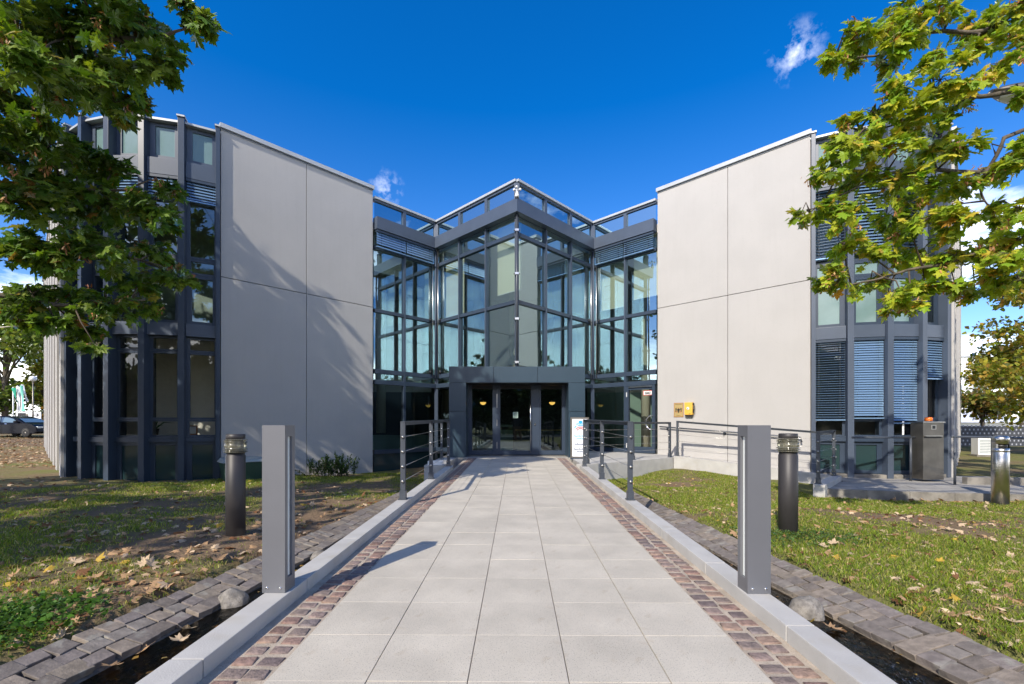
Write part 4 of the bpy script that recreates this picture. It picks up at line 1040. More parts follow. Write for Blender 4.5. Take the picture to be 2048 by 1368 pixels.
def ltext(name, body, size, m, par, mm, align='CENTER'):
    cu = bpy.data.curves.new(name, 'FONT'); cu.body = body; cu.size = size; cu.align_x = align; cu.extrude = .0008; cu.offset = size * .022; cu.materials.append(MATS[m])
    o = link(name, cu, par, local=True); o.matrix_basis = mm; return o
for s_, z, m in (('Paul-Ehrlich-', .60, 'cyan_text'), ('Institut', .53, 'cyan_text'), ('Außenstelle', .38, 'navy_text'), ('Paul-Ehrlich-', .24, 'navy_text'), ('Straße', .175, 'navy_text')):
    ltext('lettering', s_, .062, m, t, tm(0, -.008, z))
mark('divider', [[(-.12, .455), (.12, .455), (.12, .459), (-.12, .459)], [(-.12, .315), (.12, .315), (.12, .319), (-.12, .319)]], 'steel_dull', t)
b = MB().box(-.035, .035, 0, .03, -.09, .09, 'white').box(-.012, .012, -.006, 0, -.05, -.01, 'steel_dull'); o = b.build('door_intercom'); o.location = (1.83, 12.655, .72); tag(o, 'small white intercom on the portal beside the information sign', 'intercom')

# eagle plaque and yellow emergency telephone on the right wall
frw = Fr(WL(1, INX), WL(1, OUTX))
def wall_at(u, v):     # where a sight line meets the concrete wall
    d = Vector(((u - 1024) / 897, 1, (846 - v) / 897)); o = Vector((0, 0, H))
    p0 = BM @ Vector((*WL(1, INX), 0)); n = (BM.to_3x3() @ Vector((frw.n.x, frw.n.y, 0)))
    k = (p0 - o).dot(n) / d.dot(n); return o + d * k
WM = (BM.to_3x3() @ fm_of(frw).to_3x3()).to_4x4()
def on_wall(u, v, off=0):
    m = WM.copy(); m.translation = wall_at(u, v) + (BM.to_3x3() @ Vector((frw.n.x, frw.n.y, 0))) * off; return m
pc = on_wall(1357.5, 820)
t = thing('wall_plaque', 'brass plaque with a black eagle on the sunlit concrete wall', 'plaque'); t.matrix_basis = pc
e = [on_wall(1348, 820).translation, on_wall(1367, 820).translation]; pw = (e[1] - e[0]).length; ph = (on_wall(1357, 806).translation - on_wall(1357, 834.5).translation).length
MB().box(-pw / 2, pw / 2, -ph / 2, ph / 2, 0, .012, 'brown_edge').build('border', t, local=True)
MB().box(-pw / 2 + .018, pw / 2 - .018, -ph / 2 + .018, ph / 2 - .018, .012, .016, 'brass').build('plate', t, local=True)
EG = [(0, .98), (-.1, .93), (-.1, .8), (-.16, .72), (-.5, .72), (-.66, .86), (-.6, .96), (-.4, .9), (-.46, 1.0), (-.75, 1.0), (-.92, .84), (-.92, .0), (-.74, .06), (-.66, .2), (-.5, .12), (-.4, .3), (-.24, .24), (-.14, .36), (-.12, .24), (-.42, .02), (-.3, -.02), (-.1, .1), (-.1, -.1), (-.32, -.24), (0, -.2)]
EG2 = EG + [(-x, y) for x, y in reversed(EG[1:-1])]
sc_ = pw * .36
mb_ = MB(); mb_.prism([(x * sc_, y * sc_ * 1.15 - .06) for x, y in EG2], .017, .019, 'black'); mb_.build('eagle', t, local=True)
mb_ = MB()
for s in (-1, 1):
    for k in range(4): x = s * sc_ * (.35 + .14 * k); mb_.box(x - .004, x + .004, sc_ * .2 - .06, sc_ * .72 - .06, .0195, .0205, 'brass')
mb_.build('feather_line', t, local=True)
mb_ = MB()
for s in (-1, 1): mb_.prism([(s * sc_ * x, sc_ * y - .06) for x, y in (((.4, .0), (.66, -.1), (.8, .08), (.6, .1)) if s > 0 else ((.6, .1), (.8, .08), (.66, -.1), (.4, .0)))], .0205, .0215, 'red')
mb_.prism([(-sc_ * .12, sc_ * 1.1 - .06), (sc_ * .02, sc_ * .98 - .06), (sc_ * .02, sc_ * 1.14 - .06)], .0205, .0215, 'red'); mb_.build('claw', t, local=True)
mb_ = MB(); x = -pw * .34
for k in range(16): w_ = .008; mb_.box(x, x + w_, ph * .38, ph * .41, .0162, .0172, 'black'); x += pw * .68 / 16
x = -pw * .2
for k in range(11): mb_.box(x, x + .006, -ph * .395, -ph * .37, .0162, .0172, 'black'); x += pw * .4 / 11
mb_.build('engraved_line', t, local=True)
t = thing('emergency_telephone', 'yellow emergency telephone box on the wall right of the eagle plaque', 'telephone'); t.matrix_basis = on_wall(1380, 817)
MB().box(-.12, .12, -.19, .18, .0, .13, 'yellow').build('housing', t, bevel=.02, local=True)
MB().box(-.1, .1, -.24, -.19, .0, .09, 'bollard_brown').build('socket', t, local=True)
MB().lathe([(.042, .131), (.042, .134), (.03, .135)], 'sign_white', -.01, 0, 20).build('disc', t, local=True)
MB().tube([(-.03, -.02, .138), (-.015, .015, .138), (.012, .022, .138)], [.008, .005, .008], 'black', 6).build('handset_symbol', t, local=True)
b = MB(); b.box(.121, .14, .1, .16, .03, .1, 'black').box(.121, .14, -.13, -.02, .03, .1, 'black').box(.121, .15, .0, .06, .04, .09, 'steel_dull'); b.tube([(.14, .14, .05), (.17, .05, .05), (.165, -.15, .05), (.12, -.25, .04), (.05, -.2, .03)], .004, 'dark', 5); b.build('fitting', t, local=True)
b = MB(); b.box(.02, .07, -.162, -.15, .1305, .132, 'dark'); b.build('type_plate', t, local=True)

# anemometer on the apex
ax = BM @ Vector((0, AX - .24, LEV['f1']))
t = thing('wind_sensor', 'small white wind sensor with cups on the apex of the entrance roof', 'wind sensor', ax)
MB().lathe([(.045, -.02), (.045, .02), (.02, .03)], 'black').build('foot', t, local=True)
MB().lathe([(.055, .03), (.06, .07), (.025, .2), (.02, .25)], 'white', n=14).build('body', t, local=True)
b = MB()
for k in range(3):
    a = 2.1 * k + .4; x, y = .1 * math.cos(a), .1 * math.sin(a); b.tube([(0, 0, .25), (x, y, .27)], .006, 'white', 6); b.lathe([(.01, .235), (.035, .25), (.04, .275), (.02, .3)], 'white', x, y, 12)
b.build('cup', t, local=True)

# steel cabinet, warning light, ash bin, grit bin, air conditioner
cx0 = (1867 - 1024) / 897 * 10.0
t = thing('steel_cabinet', 'tall stainless steel letterbox cabinet before the right bay', 'cabinet', (cx0, 10.0, -.1), (0, 0, .06))
MB().box(-.245, .245, 0, .3, 0, 1.27, 'steel_dull').build('body', t, bevel=.006, local=True)
MB().box(-.225, .185, -.035, -.001, .965, .985, 'steel').box(-.22, .18, -.01, -.001, .93, .964, 'black').build('letter_flap', t, local=True)
MB().box(-.06, .06, -.008, -.001, 1.12, 1.22, 'steel').box(-.035, .035, -.012, -.008, 1.135, 1.205, 'dark').build('intercom_panel', t, local=True)
MB().box(-.26, .26, -.02, .31, 1.271, 1.295, 'steel').build('lid', t, bevel=.004, local=True)
t2 = thing('warning_light', 'orange warning light standing on the steel cabinet', 'warning light', (cx0, 10.12, -.1 + 1.296))
MB().lathe([(.075, 0), (.075, .015)], 'dark').build('base', t2, local=True); MB().lathe([(.072, .0155), (.072, .085), (.05, .1)], 'orange').build('lamp_lens', t2, local=True)
t = thing('ash_bin', 'stainless steel cylindrical ash bin on the sunny lawn edge', 'ash bin', (8.6, 7.9, gz(8.6, 7.9)))
b = MB(); r = .115; n = 28; h = 1.22
b.lathe([(r, .0), (r, .93), (r * .99, .932), (r * .99, .938), (r, .94), (r, 1.0)], 'steel', n=n)
b.lathe([(r, 1.075), (r, h - .05), (r * .93, h - .02), (r * .7, h - .004), (.01, h)], 'steel', n=n); b.build('body', t, local=True)
b = MB(); b.lathe([(r * .8, 1.0), (r * .8, 1.075)], 'black', n=n); b.build('inner_bowl', t, local=True)
b = MB()
for k in range(20):
    a0 = rad(-30) + k * rad(240) / 20; a1 = a0 + rad(240) / 20
    vs = [(r * math.cos(a), r * math.sin(a), z) for a in (a0, a1) for z in (1.0, 1.075)]; b.add(vs, [(0, 2, 3, 1)], 'steel', True)
b.build('collar', t, local=True)
MB().lathe([(.21, -.02), (.21, .012), (.2, .016)], 'steel_dull', n=32).build('foot_plate', t, local=True)
t = thing('grit_bin', 'dark green grit bin with a pale lid against the left wall', 'grit bin', (-6.45, 10.75, gz(-6.45, 10.75)), (0, 0, .75))
b = MB(); b.add([(-.38, -.25, 0), (.38, -.25, 0), (.38, .25, 0), (-.38, .25, 0), (-.45, -.3, .44), (.45, -.3, .44), (.45, .3, .44), (-.45, .3, .44)], [(3, 2, 1, 0), (4, 5, 6, 7), (0, 1, 5, 4), (1, 2, 6, 5), (2, 3, 7, 6), (3, 0, 4, 7)], 'bin_green'); b.build('body', t, bevel=.02, local=True)
b = MB(); b.add([(-.48, -.33, .445), (.48, -.33, .445), (.48, .33, .445), (-.48, .33, .445), (-.44, -.29, .5), (.44, -.29, .5), (.42, .27, .54), (-.42, .27, .54)], [(3, 2, 1, 0), (4, 5, 6, 7), (0, 1, 5, 4), (1, 2, 6, 5), (2, 3, 7, 6), (3, 0, 4, 7)], 'bin_lid'); b.build('lid', t, bevel=.015, local=True)
t = thing('air_conditioner', 'white outdoor air conditioner on the grass beside the right side wall', 'air conditioner', (18.2, 17.2, gz(18.2, 17.2)), (0, 0, -.35))
MB().box(-.25, .25, 0, .45, .06, .72, 'white').build('housing', t, bevel=.02, local=True)
b = MB()
for k in range(9): b.box(-.2, .14, -.012, -.001, .13 + k * .06, .16 + k * .06, 'bin_lid')
b.build('grille', t, local=True); MB().box(-.3, .3, -.03, .48, -.05, .06, 'old_concrete').build('base', t, local=True)
o = MB().box(-.17, .17, -.1, .1, 0, .09, 'white').build('floor_spotlight', bevel=.015); o.location = (-1.79, 10.5, LZ); tag(o, 'small white floodlight lying on the landing edge behind the left railing', 'floodlight')
# lamps inside the lobby, glowing through the doors
for x, w_ in ((-.98, 'left'), (1.36, 'right')):
    t = thing('wall_lamp', 'small glowing amber bowl lamp in the lobby, ' + ('left' if x < 0 else 'right') + ' of the entrance door', 'wall lamp', (x, 15.2, 1.87), group='bowl lamps in the lobby')
    MB().lathe([(.02, -.09), (.07, -.07), (.1, -.02), (.105, .0), (.09, .0), (.01, -.05)], 'lamp_glow', n=20).build('bowl', t, local=True)
    MB().tube([(0, 0, -.02), (0, .1, .06), (0, .5, .06)], .012, 'brass', 6).build('arm', t, local=True)
t = thing('photocopier', 'pale grey photocopier standing in the dim lobby behind the door', 'photocopier', (-.25, 15.9, .17))
MB().box(-.28, .28, 0, .5, 0, .75, 'green_file').build('body', t, bevel=.01, local=True); MB().box(-.3, .3, -.02, .52, .76, .86, 'dark').box(-.28, .28, 0, .5, .862, .93, 'green_file').build('scanner', t, local=True)
t = thing('lobby_counter', 'dark counter with a pale edge inside the lobby', 'counter', (1.1, 16.0, .17))
MB().box(-.95, .95, 0, .5, 0, .72, 'room_dark').build('front', t, local=True); MB().box(-.98, .98, -.04, .55, .721, .76, 'brass').build('top', t, local=True)

# ------------------------------------------------------------------ vegetation
LEAF = np.array([(0, 0), (.13, .0), (.40, -.10), (.34, .10), (.50, .16), (.30, .26), (.36, .40), (.56, .55), (.40, .58), (.36, .68), (.19, .58), (.17, .78), (.10, .84), (0, 1.05)])
LEAF = np.concatenate([LEAF, LEAF[1:-1][::-1] * np.array([-1, 1])])
def leaf_template(curl=.25, fold=.18):
    x, y = LEAF[:, 0], LEAF[:, 1]; z = -fold * np.abs(x) - curl * (y - .3) ** 2 + .04 * np.sin(9 * x + 3 * y)
    o = np.concatenate([np.stack([x, y, z], -1), [[0, .3, .02]]])
    n = len(LEAF); f = [(i, (i + 1) % n, n) for i in range(n)]
    st = np.array([(-.012, 0, 0), (.012, 0, 0), (.01, -.45, .05), (-.01, -.45, .05)])
    return np.concatenate([o, st]), f + [(n + 1, n + 2, n + 3), (n + 1, n + 3, n + 4)]
LT, LFc = leaf_template()
LF = np.array(LFc, np.int32)

def mesh_arrays(name, V, F, col, m, smooth=False):
    me = bpy.data.meshes.new(name); V = V.astype(np.float32).reshape(-1, 3); k = F.shape[1]
    me.vertices.add(len(V)); me.vertices.foreach_set('co', V.ravel())
    me.loops.add(F.size); me.loops.foreach_set('vertex_index', F.ravel().astype(np.int32))
    me.polygons.add(len(F)); me.polygons.foreach_set('loop_start', np.arange(0, F.size, k, dtype=np.int32)); me.polygons.foreach_set('loop_total', np.full(len(F), k, np.int32))
    me.polygons.foreach_set('use_smooth', np.full(len(F), smooth))
    a = me.color_attributes.new('col', 'FLOAT_COLOR', 'POINT'); c4 = np.concatenate([col, np.ones((len(col), 1))], 1).astype(np.float32)
    a.data.foreach_set('color', c4.ravel()); me.update(); me.materials.append(MATS[m]); return me

def scatter(name, T, F, pos, rot, scl, col, m, parent=None, **kw):
    """one mesh holding many small copies of a template; rot (n,3,3)"""
    n = len(pos); V = np.einsum('nij,mj->nmi', rot, T) * scl[:, None, None] + pos[:, None, :]
    FF = (F[None] + (np.arange(n) * len(T))[:, None, None]).reshape(-1, F.shape[1])
    me = mesh_arrays(name, V, FF, np.repeat(col, len(T), 0), m)
    return link(name, me, parent, **kw)

def rot_from(tip, up):
    """rows of tip directions and approximate normals -> rotation matrices"""
    y = tip / np.linalg.norm(tip, axis=1, keepdims=True)
    x = np.cross(y, up); x /= np.linalg.norm(x, axis=1, keepdims=True) + 1e-9
    z = np.cross(x, y); return np.stack([x, y, z], -1)

def palette(n, cols, w, jit=.16):
    c = np.array(cols)[rng.choice(len(cols), n, p=np.array(w) / sum(w))]
    return np.clip(c * (1 + rng.normal(0, jit, (n, 1))) * (1 + rng.normal(0, .06, (n, 3))), .003, 1)

def px3(u, v, Y): return np.array([(u - 1024) / 897 * Y, Y, H + (846 - v) / 897 * Y])

def maple(label, base, limbs, clumps, hidden, cols, weights, leaf_size, seed, per=150, single=295, seedcol=((.36, .17, .07), (.5, .27, .13), (.25, .11, .05))):
    """trunk and limbs outside the frame carry twigs and leaf sprays; clumps: centre, radius"""
    t = thing('maple_tree', label, 'tree', base, group='maple trees reaching over the lawns')
    b = MB(); b.tube([base, base + Vector((.05, .0, 1.2)), base + Vector((.0, .1, 2.6)), base + Vector((.1, .1, 5.5)), base + Vector((0, .2, 8.5))], [.27, .22, .2, .13, .05], 'bark', 14); b.build('trunk', t)
    nodes = []
    for pts, r0, r1 in limbs:
        pts = [Vector(p) for p in pts]; fine = []
        for i in range(len(pts) - 1):
            for k in range(5):
                q_ = pts[i].lerp(pts[i + 1], k / 5); fine.append(q_ + Vector((noise.noise(q_ * 1.7), noise.noise(q_ * 1.7 + Vector((9, 0, 0))), noise.noise(q_ * 1.7 + Vector((0, 9, 0))))) * .12)
        fine.append(pts[-1]); m_ = len(fine) - 1
        MB().tube(fine, [r0 + (r1 - r0) * (i / m_) ** .8 for i in range(m_ + 1)], 'bark', 8).build('branch', t)
        nodes += [(p, r0 + (r1 - r0) * (i / m_)) for i, p in enumerate(fine)]
    NP = np.array([p for p, _ in nodes])
    tw = MB(); P, D = [], []; centre = np.array(base) + np.array((0, 0, 4.0))
    seeds = []
    for ci, (c, r) in enumerate(clumps + hidden):
        c = np.array(c); vis_ = ci < len(clumps)
        k = int(np.argmin(((NP - c) ** 2).sum(1) + np.maximum(0, NP[:, 2] - c[2]) * .1)); p0 = Vector(NP[k]); pc_ = Vector(c)
        mid = p0.lerp(pc_, .55) + Vector((R.uniform(-.1, .1), R.uniform(-.1, .1), R.uniform(0, .15)))
        tw.tube([p0, mid, pc_], [.012, .008, .005], 'twig', 5)
        n = int(per * (r / .4) ** 1.3 * (1 if vis_ else .8))
        ns = 9 if vis_ else 4; tips = []
        for j in range(ns):
            d = rng.normal(0, 1, 3); d[2] = d[2] * .6 - .15; d /= np.linalg.norm(d); e_ = c + d * r * R.uniform(.5, 1.05)
            if vis_: tw.tube([pc_, pc_.lerp(Vector(e_), .5) + Vector((0, 0, .04)), Vector(e_)], [.005, .004, .002], 'twig', 4, cap=False)
            tips.append(e_)
        tips = np.array(tips)
        w_ = rng.integers(0, ns, n); s_ = .15 + .85 * rng.random((n, 1)) ** .7
        pp = c + (tips[w_] - c) * s_ + rng.normal(0, r * .13, (n, 3)); P.append(pp)
        dd = (tips[w_] - c); dd = dd / (np.linalg.norm(dd, axis=1, keepdims=True) + 1e-6) + rng.normal(0, .55, (n, 3)); dd[:, 2] -= .45; D.append(dd)
        if vis_:
            for j in range(R.choice((1, 2, 2, 3))): seeds.append(tips[R.randrange(ns)] + rng.normal(0, r * .15, 3))
    P = np.concatenate(P); D = np.concatenate(D); n = len(P)
    up = rng.normal(0, .42, (n, 3)) + np.array((0, 0, 1.0)) + sd_bias
    Rm = rot_from(D, up); S = leaf_size * (.45 + .72 * rng.random(n)); col = palette(n, cols, weights)
    u = 1024 + 897 * P[:, 0] / np.maximum(P[:, 1], .1); v = 846 - 897 * (P[:, 2] - H) / np.maximum(P[:, 1], .1)
    inside = (u > -10) & (u < 2058) & (v > -10) & (v < 900) & (P[:, 1] > 1)
    score = np.where(inside, P[:, 1], 99); order = np.argsort(score); one = order[:single]; rest = order[single:]
    # single leaves: a few shared meshes, one per hue
    hues = [leafmesh_for(tuple(c), seed * 10 + i) for i, c in enumerate(cols)]
    ci_ = np.argmin(((np.array(cols)[None] - col[one][:, None]) ** 2).sum(-1), 1)
    bi = Vector(base)
    for k, i in enumerate(one):
        o = link('leaf', hues[ci_[k]], t, local=True)
        m = Matrix([list(Rm[i][0]) + [0], list(Rm[i][1]) + [0], list(Rm[i][2]) + [0], [0, 0, 0, 1]]) @ Matrix.Scale(float(S[i]), 4)
        m.translation = Vector(P[i]) - bi; o.matrix_basis = m
    scatter('foliage', LT, LF, P[rest], Rm[rest], S[rest], col[rest], 'leaf', t, kind='stuff')
    tw.build('twigs', t, kind='stuff')
    # hanging bunches of winged seeds
    ST = np.array([(0, 0, 0), (.16, .25, .02), (.2, .8, .0), (.05, 1, 0), (-.08, .6, .02)]); SF = np.array([(0, 1, 4), (1, 2, 4), (2, 3, 4)], np.int32)
    sp, sdn = [], []
    for c in seeds:
        k = R.randint(8, 16); sp.append(c + rng.normal(0, .022, (k, 3))); d_ = rng.normal(0, .6, (k, 3)); d_[:, 2] -= .9; sdn.append(d_)
    sp = np.concatenate(sp); sdn = np.concatenate(sdn); k = len(sp)
    scatter('seed_bunches', ST, SF, sp, rot_from(sdn, rng.normal(0, 1, (k, 3))), np.full(k, .052) * (.8 + .4 * rng.random(k)), palette(k, seedcol, (1, 1, .6)), 'dry_leaf', t, kind='stuff')
    return t
sd_bias = np.array((-.15, -.3, 0))
def leafmesh_for(c, seed, m='leaf', curl=.25, fold=.18, name='leaf'):
    T, F = leaf_template(curl, fold); return mesh_arrays(name, T, np.array(F, np.int32), np.tile(np.array(c), (len(T), 1)), m)

GREENS = [(.07, .14, .014), (.105, .185, .02), (.15, .23, .025), (.21, .28, .04), (.26, .21, .03), (.2, .1, .02)]
def uvc(lst, jitter=.25, seed=0):
    r = random.Random(seed); return [(px3(u, v, Y + r.uniform(-jitter, jitter)), rr) for u, v, Y, rr in lst]
# left maple: trunk left of the frame, crown hanging into the upper left corner
LB = Vector((-6.9, 4.3, gz(-6.9, 4.3)))
lc = [(30, 40, 4.0, .42), (130, 60, 4.2, .42), (220, 40, 4.3, .38), (300, 45, 4.4, .32), (375, 25, 4.4, .22), (410, 45, 4.4, .1), (60, 130, 4.0, .4), (160, 140, 4.2, .36), (250, 130, 4.3, .32), (320, 120, 4.4, .2), (30, 200, 4.2, .28), (230, 205, 4.3, .2), (280, 195, 4.4, .17), (180, 190, 4.4, .15),
      (40, 320, 4.6, .38), (100, 290, 4.8, .3), (170, 310, 5.0, .3), (225, 340, 5.1, .28), (60, 410, 4.6, .4), (150, 400, 4.9, .38), (230, 410, 5.1, .34), (300, 410, 5.3, .3), (335, 440, 5.4, .18), (40, 500, 4.8, .4), (130, 500, 5.0, .38), (220, 490, 5.2, .36), (300, 500, 5.4, .26),
      (340, 545, 5.5, .2), (372, 560, 5.5, .11), (270, 560, 5.4, .28), (60, 590, 4.9, .34), (150, 590, 5.1, .32), (220, 610, 5.3, .28), (290, 610, 5.4, .18), (110, 640, 5.1, .24), (170, 660, 5.2, .2), (20, 620, 4.9, .24), (190, 690, 5.3, .1), (90, 240, 4.6, .12), (5, 260, 4.4, .26), (345, 380, 5.4, .14)]
lim = [([LB + Vector((0, 0, 2.4)), px3(-500, 430, 4.4), px3(-150, 470, 4.7), px3(120, 500, 5.0), px3(280, 520, 5.3)], .09, .014),
       ([LB + Vector((0, 0, 2.8)), px3(-450, 300, 4.3), px3(-100, 330, 4.6), px3(90, 350, 4.8), px3(250, 380, 5.1)], .08, .012),
       ([LB + Vector((0, .1, 3.6)), px3(-450, 60, 4.0), px3(-80, 70, 4.1), px3(140, 80, 4.2), px3(300, 60, 4.4), px3(390, 40, 4.4)], .08, .008),
       ([LB + Vector((0, .1, 2.2)), px3(-400, 560, 4.6), px3(-60, 590, 4.9), px3(140, 610, 5.1), px3(290, 600, 5.4)], .07, .01),
       ([LB + Vector((0, .2, 5.4)), (-5.5, 4.6, 7.5), (-4.2, 4.8, 8.8)], .09, .02), ([LB + Vector((0, .2, 4.6)), (-6.4, 2.8, 6.4), (-6.0, 1.6, 7.6)], .09, .02), ([LB + Vector((0, .2, 4.6)), (-8.2, 4.8, 6.4), (-9.4, 5.4, 7.6)], .09, .02),
       ([LB + Vector((0, .2, 4.2)), (-5.4, 3.9, 5.6), (-4.3, 3.6, 6.2)], .07, .02), ([LB + Vector((0, .2, 5.8)), (-6.9, 4.6, 8.4), (-6.6, 4.8, 9.8)], .09, .02)]
hid = []
for k in range(90):
    d = rng.normal(0, 1, 3); d /= np.linalg.norm(d); c = np.array((-6.6, 4.2, 6.9)) + d * np.array((3.1, 2.7, 3.0)) * R.uniform(.55, 1)
    uu = 1024 + 897 * c[0] / max(c[1], .1)
    if c[1] > 1 and uu > -90 and 846 - 897 * (c[2] - .6 - H) / c[1] > -40: continue
    hid.append((c, R.uniform(.5, .75)))
for c_ in ((-3.9, 4.0, 5.5), (-4.4, 3.6, 6.0), (-4.7, 4.4, 6.7), (-5.2, 3.4, 6.6), (-4.9, 2.8, 6.9), (-5.4, 4.2, 7.4), (-5.7, 5.0, 7.6), (-4.3, 2.9, 5.7), (-5.9, 5.6, 8.0), (-4.1, 4.6, 6.2), (-3.6, 3.4, 5.0), (-5.1, 5.3, 7.7)): hid.append((np.array(c_), R.uniform(.4, .6)))
maple('dark green maple with shaded leaves and brown seed bunches before the left bay', LB, lim, uvc(lc, .3, 3), hid, GREENS, (4, 6, 5, 3, .5, .3), .125, 1, per=250)

# right maple: sunlit yellow-green
RBs = Vector((9.3, 4.6, gz(9.3, 4.6)))
rc = [(1668, 112, 4.7, .13), (1700, 95, 4.7, .16), (1730, 60, 4.7, .2), (1790, 30, 4.6, .26), (1840, 20, 4.6, .22), (1785, 95, 4.7, .16), (1700, 130, 4.7, .1), (1830, 70, 4.6, .12), (1985, 45, 4.5, .2), (2035, 80, 4.4, .26), (1900, 20, 4.5, .12), (1940, 100, 4.5, .14),
      (1870, 110, 4.6, .1), (1780, 130, 4.7, .08), (1810, 175, 4.7, .22), (1880, 160, 4.6, .24), (1940, 165, 4.6, .18), (1750, 225, 4.8, .26), (1830, 235, 4.7, .3), (1900, 225, 4.7, .22), (1690, 240, 4.8, .08), (1700, 290, 4.9, .24), (1780, 295, 4.9, .3), (1860, 300, 4.8, .3), (1930, 290, 4.8, .16), (1668, 280, 4.9, .1),
      (1650, 350, 5.0, .2), (1720, 355, 5.0, .3), (1800, 365, 5.0, .32), (1880, 370, 4.9, .28), (1945, 365, 4.9, .16), (2030, 300, 4.6, .18), (1990, 340, 4.8, .12), (1600, 432, 5.1, .1), (1640, 415, 5.1, .16), (1690, 420, 5.1, .28), (1770, 435, 5.1, .3), (1850, 440, 5.0, .3), (1920, 440, 5.0, .24), (2010, 440, 4.8, .14),
      (1690, 485, 5.2, .2), (1760, 500, 5.2, .28), (1840, 505, 5.1, .3), (1910, 510, 5.1, .26), (1970, 500, 5.0, .2), (1640, 565, 5.3, .12), (1680, 555, 5.3, .2), (1740, 565, 5.3, .22), (1800, 580, 5.2, .22), (1850, 575, 5.2, .22), (1910, 570, 5.1, .22), (1950, 585, 5.1, .12), (1780, 620, 5.2, .08), (1830, 610, 5.2, .1), (2025, 510, 4.7, .2), (2040, 420, 4.6, .12), (2040, 190, 4.5, .1), (2040, 560, 4.7, .16), (2000, 125, 4.5, .16), (1955, 50, 4.5, .16), (2035, 20, 4.4, .2), (2010, 560, 4.8, .2), (2040, 480, 4.7, .2), (1985, 545, 4.9, .16), (2042, 330, 4.6, .18), (1960, 430, 4.9, .16)]
rlim = [([RBs + Vector((0, 0, 2.2)), px3(2350, 430, 4.6), px3(2048, 480, 4.9), px3(1900, 530, 5.1), px3(1760, 555, 5.2), px3(1660, 580, 5.3)], .05, .006),
        ([RBs + Vector((0, 0, 2.6)), px3(2350, 300, 4.6), px3(2060, 320, 4.8), px3(1880, 330, 4.9), px3(1740, 370, 5.0), px3(1620, 425, 5.1)], .05, .005),
        ([RBs + Vector((0, 0, 3.0)), px3(2400, 120, 4.5), px3(2060, 170, 4.6), px3(1950, 185, 4.6), px3(1850, 220, 4.7), px3(1720, 260, 4.9)], .045, .006),
        ([RBs + Vector((0, 0, 3.5)), px3(2350, -160, 4.5), px3(2030, 20, 4.5), px3(1960, 62, 4.6), px3(1850, 78, 4.65), px3(1740, 95, 4.7), px3(1670, 115, 4.7)], .045, .005),
        ([RBs + Vector((0, 0, 2.9)), px3(2300, 230, 4.5), px3(2000, 270, 4.7), px3(1960, 340, 4.8), px3(1985, 420, 4.9)], .04, .006),
        ([RBs + Vector((0, .2, 5)), (9, 5.4, 7.6), (8.2, 5.8, 8.8)], .09, .02), ([RBs + Vector((0, .2, 4.6)), (10.8, 4.2, 6.8), (11.6, 4, 8)], .09, .02), ([RBs + Vector((0, .2, 4.6)), (8.4, 3.6, 6.4), (7.9, 3.2, 7.4)], .07, .02)]
hid = []
for k in range(60):
    d = rng.normal(0, 1, 3); d /= np.linalg.norm(d); c = np.array((9.6, 4.8, 6.6)) + d * np.array((2.6, 2.5, 3.2)) * R.uniform(.5, 1)
    uu = 1024 + 897 * c[0] / max(c[1], .1)
    if c[1] > 1 and uu < 2150 and 846 - 897 * (c[2] - H) / c[1] > -250: continue
    hid.append((c, R.uniform(.45, .7)))
YG = [(.22, .34, .025), (.33, .41, .03), (.43, .45, .04), (.55, .42, .05), (.12, .19, .015), (.5, .27, .04)]
maple('sunlit yellow green maple reaching in from the upper right over the right bay', RBs, rlim, uvc(rc, .25, 8), hid, YG, (5, 7, 5.5, 1.5, 1.6, .25), .112, 2, per=215)

# plain broadleaf trees
QT = np.array([(-.5, 0, 0), (.5, 0, 0), (.35, .8, .12), (0, 1.1, .0), (-.35, .8, .12)]); QF = np.array([(0, 1, 2), (0, 2, 4), (4, 2, 3)], np.int32)
def tree(name, label, x, y, h, cr, cz, cols, n=2600, leaf=.16, lean=0, group=None, squash=.8, trunk_r=.14, clump=.28, gap=None):
    z0 = gz(x, y); t = thing(name, label, 'tree', (x, y, z0), group=group)
    b = MB(); top = Vector((x + lean, y, z0 + h * .8)); b.tube([(x, y, z0 - .1), (x + lean * .3, y, z0 + h * .35), top], [trunk_r, trunk_r * .7, trunk_r * .2], 'bark', 9)
    cen = np.array((x + lean, y, z0 + cz)); cl = []
    for k in range(34):
        d = rng.normal(0, 1, 3); d /= np.linalg.norm(d); c = cen + d * np.array((cr, cr, (h - cz))) * (rng.random() ** .4) * .82; cl.append((c, cr * R.uniform(.2, .36)))
        if k < 14: b.tube([(x + lean * .4, y, z0 + h * R.uniform(.3, .6)), tuple((np.array((x + lean * .6, y, z0 + h * .55)) + c) / 2 + rng.normal(0, .1, 3)), tuple(c)], [trunk_r * .35, trunk_r * .2, .01], 'bark', 5)
    b.build('trunk', t)
    w = rng.integers(0, len(cl), n); cs = np.array([c for c, _ in cl])[w]; rs = np.array([r for _, r in cl])[w]
    d = rng.normal(0, 1, (n, 3)); d /= np.linalg.norm(d, axis=1, keepdims=True); P = cs + d * (rs * (rng.random(n) ** .45))[:, None] * np.array((1.15, 1.15, .8))
    dd = rng.normal(0, 1, (n, 3)); dd[:, 2] -= .4
    scatter('crown', QT, QF, P, rot_from(dd, rng.normal(0, .6, (n, 3)) + np.array((0, 0, 1))), leaf * (.6 + .7 * rng.random(n)), palette(n, cols, [1] * len(cols), .25), 'leaf', t)
    return t
G1 = [(.09, .14, .02), (.14, .2, .03), (.2, .24, .045)]; G2 = [(.24, .27, .035), (.34, .31, .05), (.17, .21, .03), (.42, .28, .06)]; G3 = [(.025, .05, .012), (.04, .065, .015), (.05, .08, .02)]
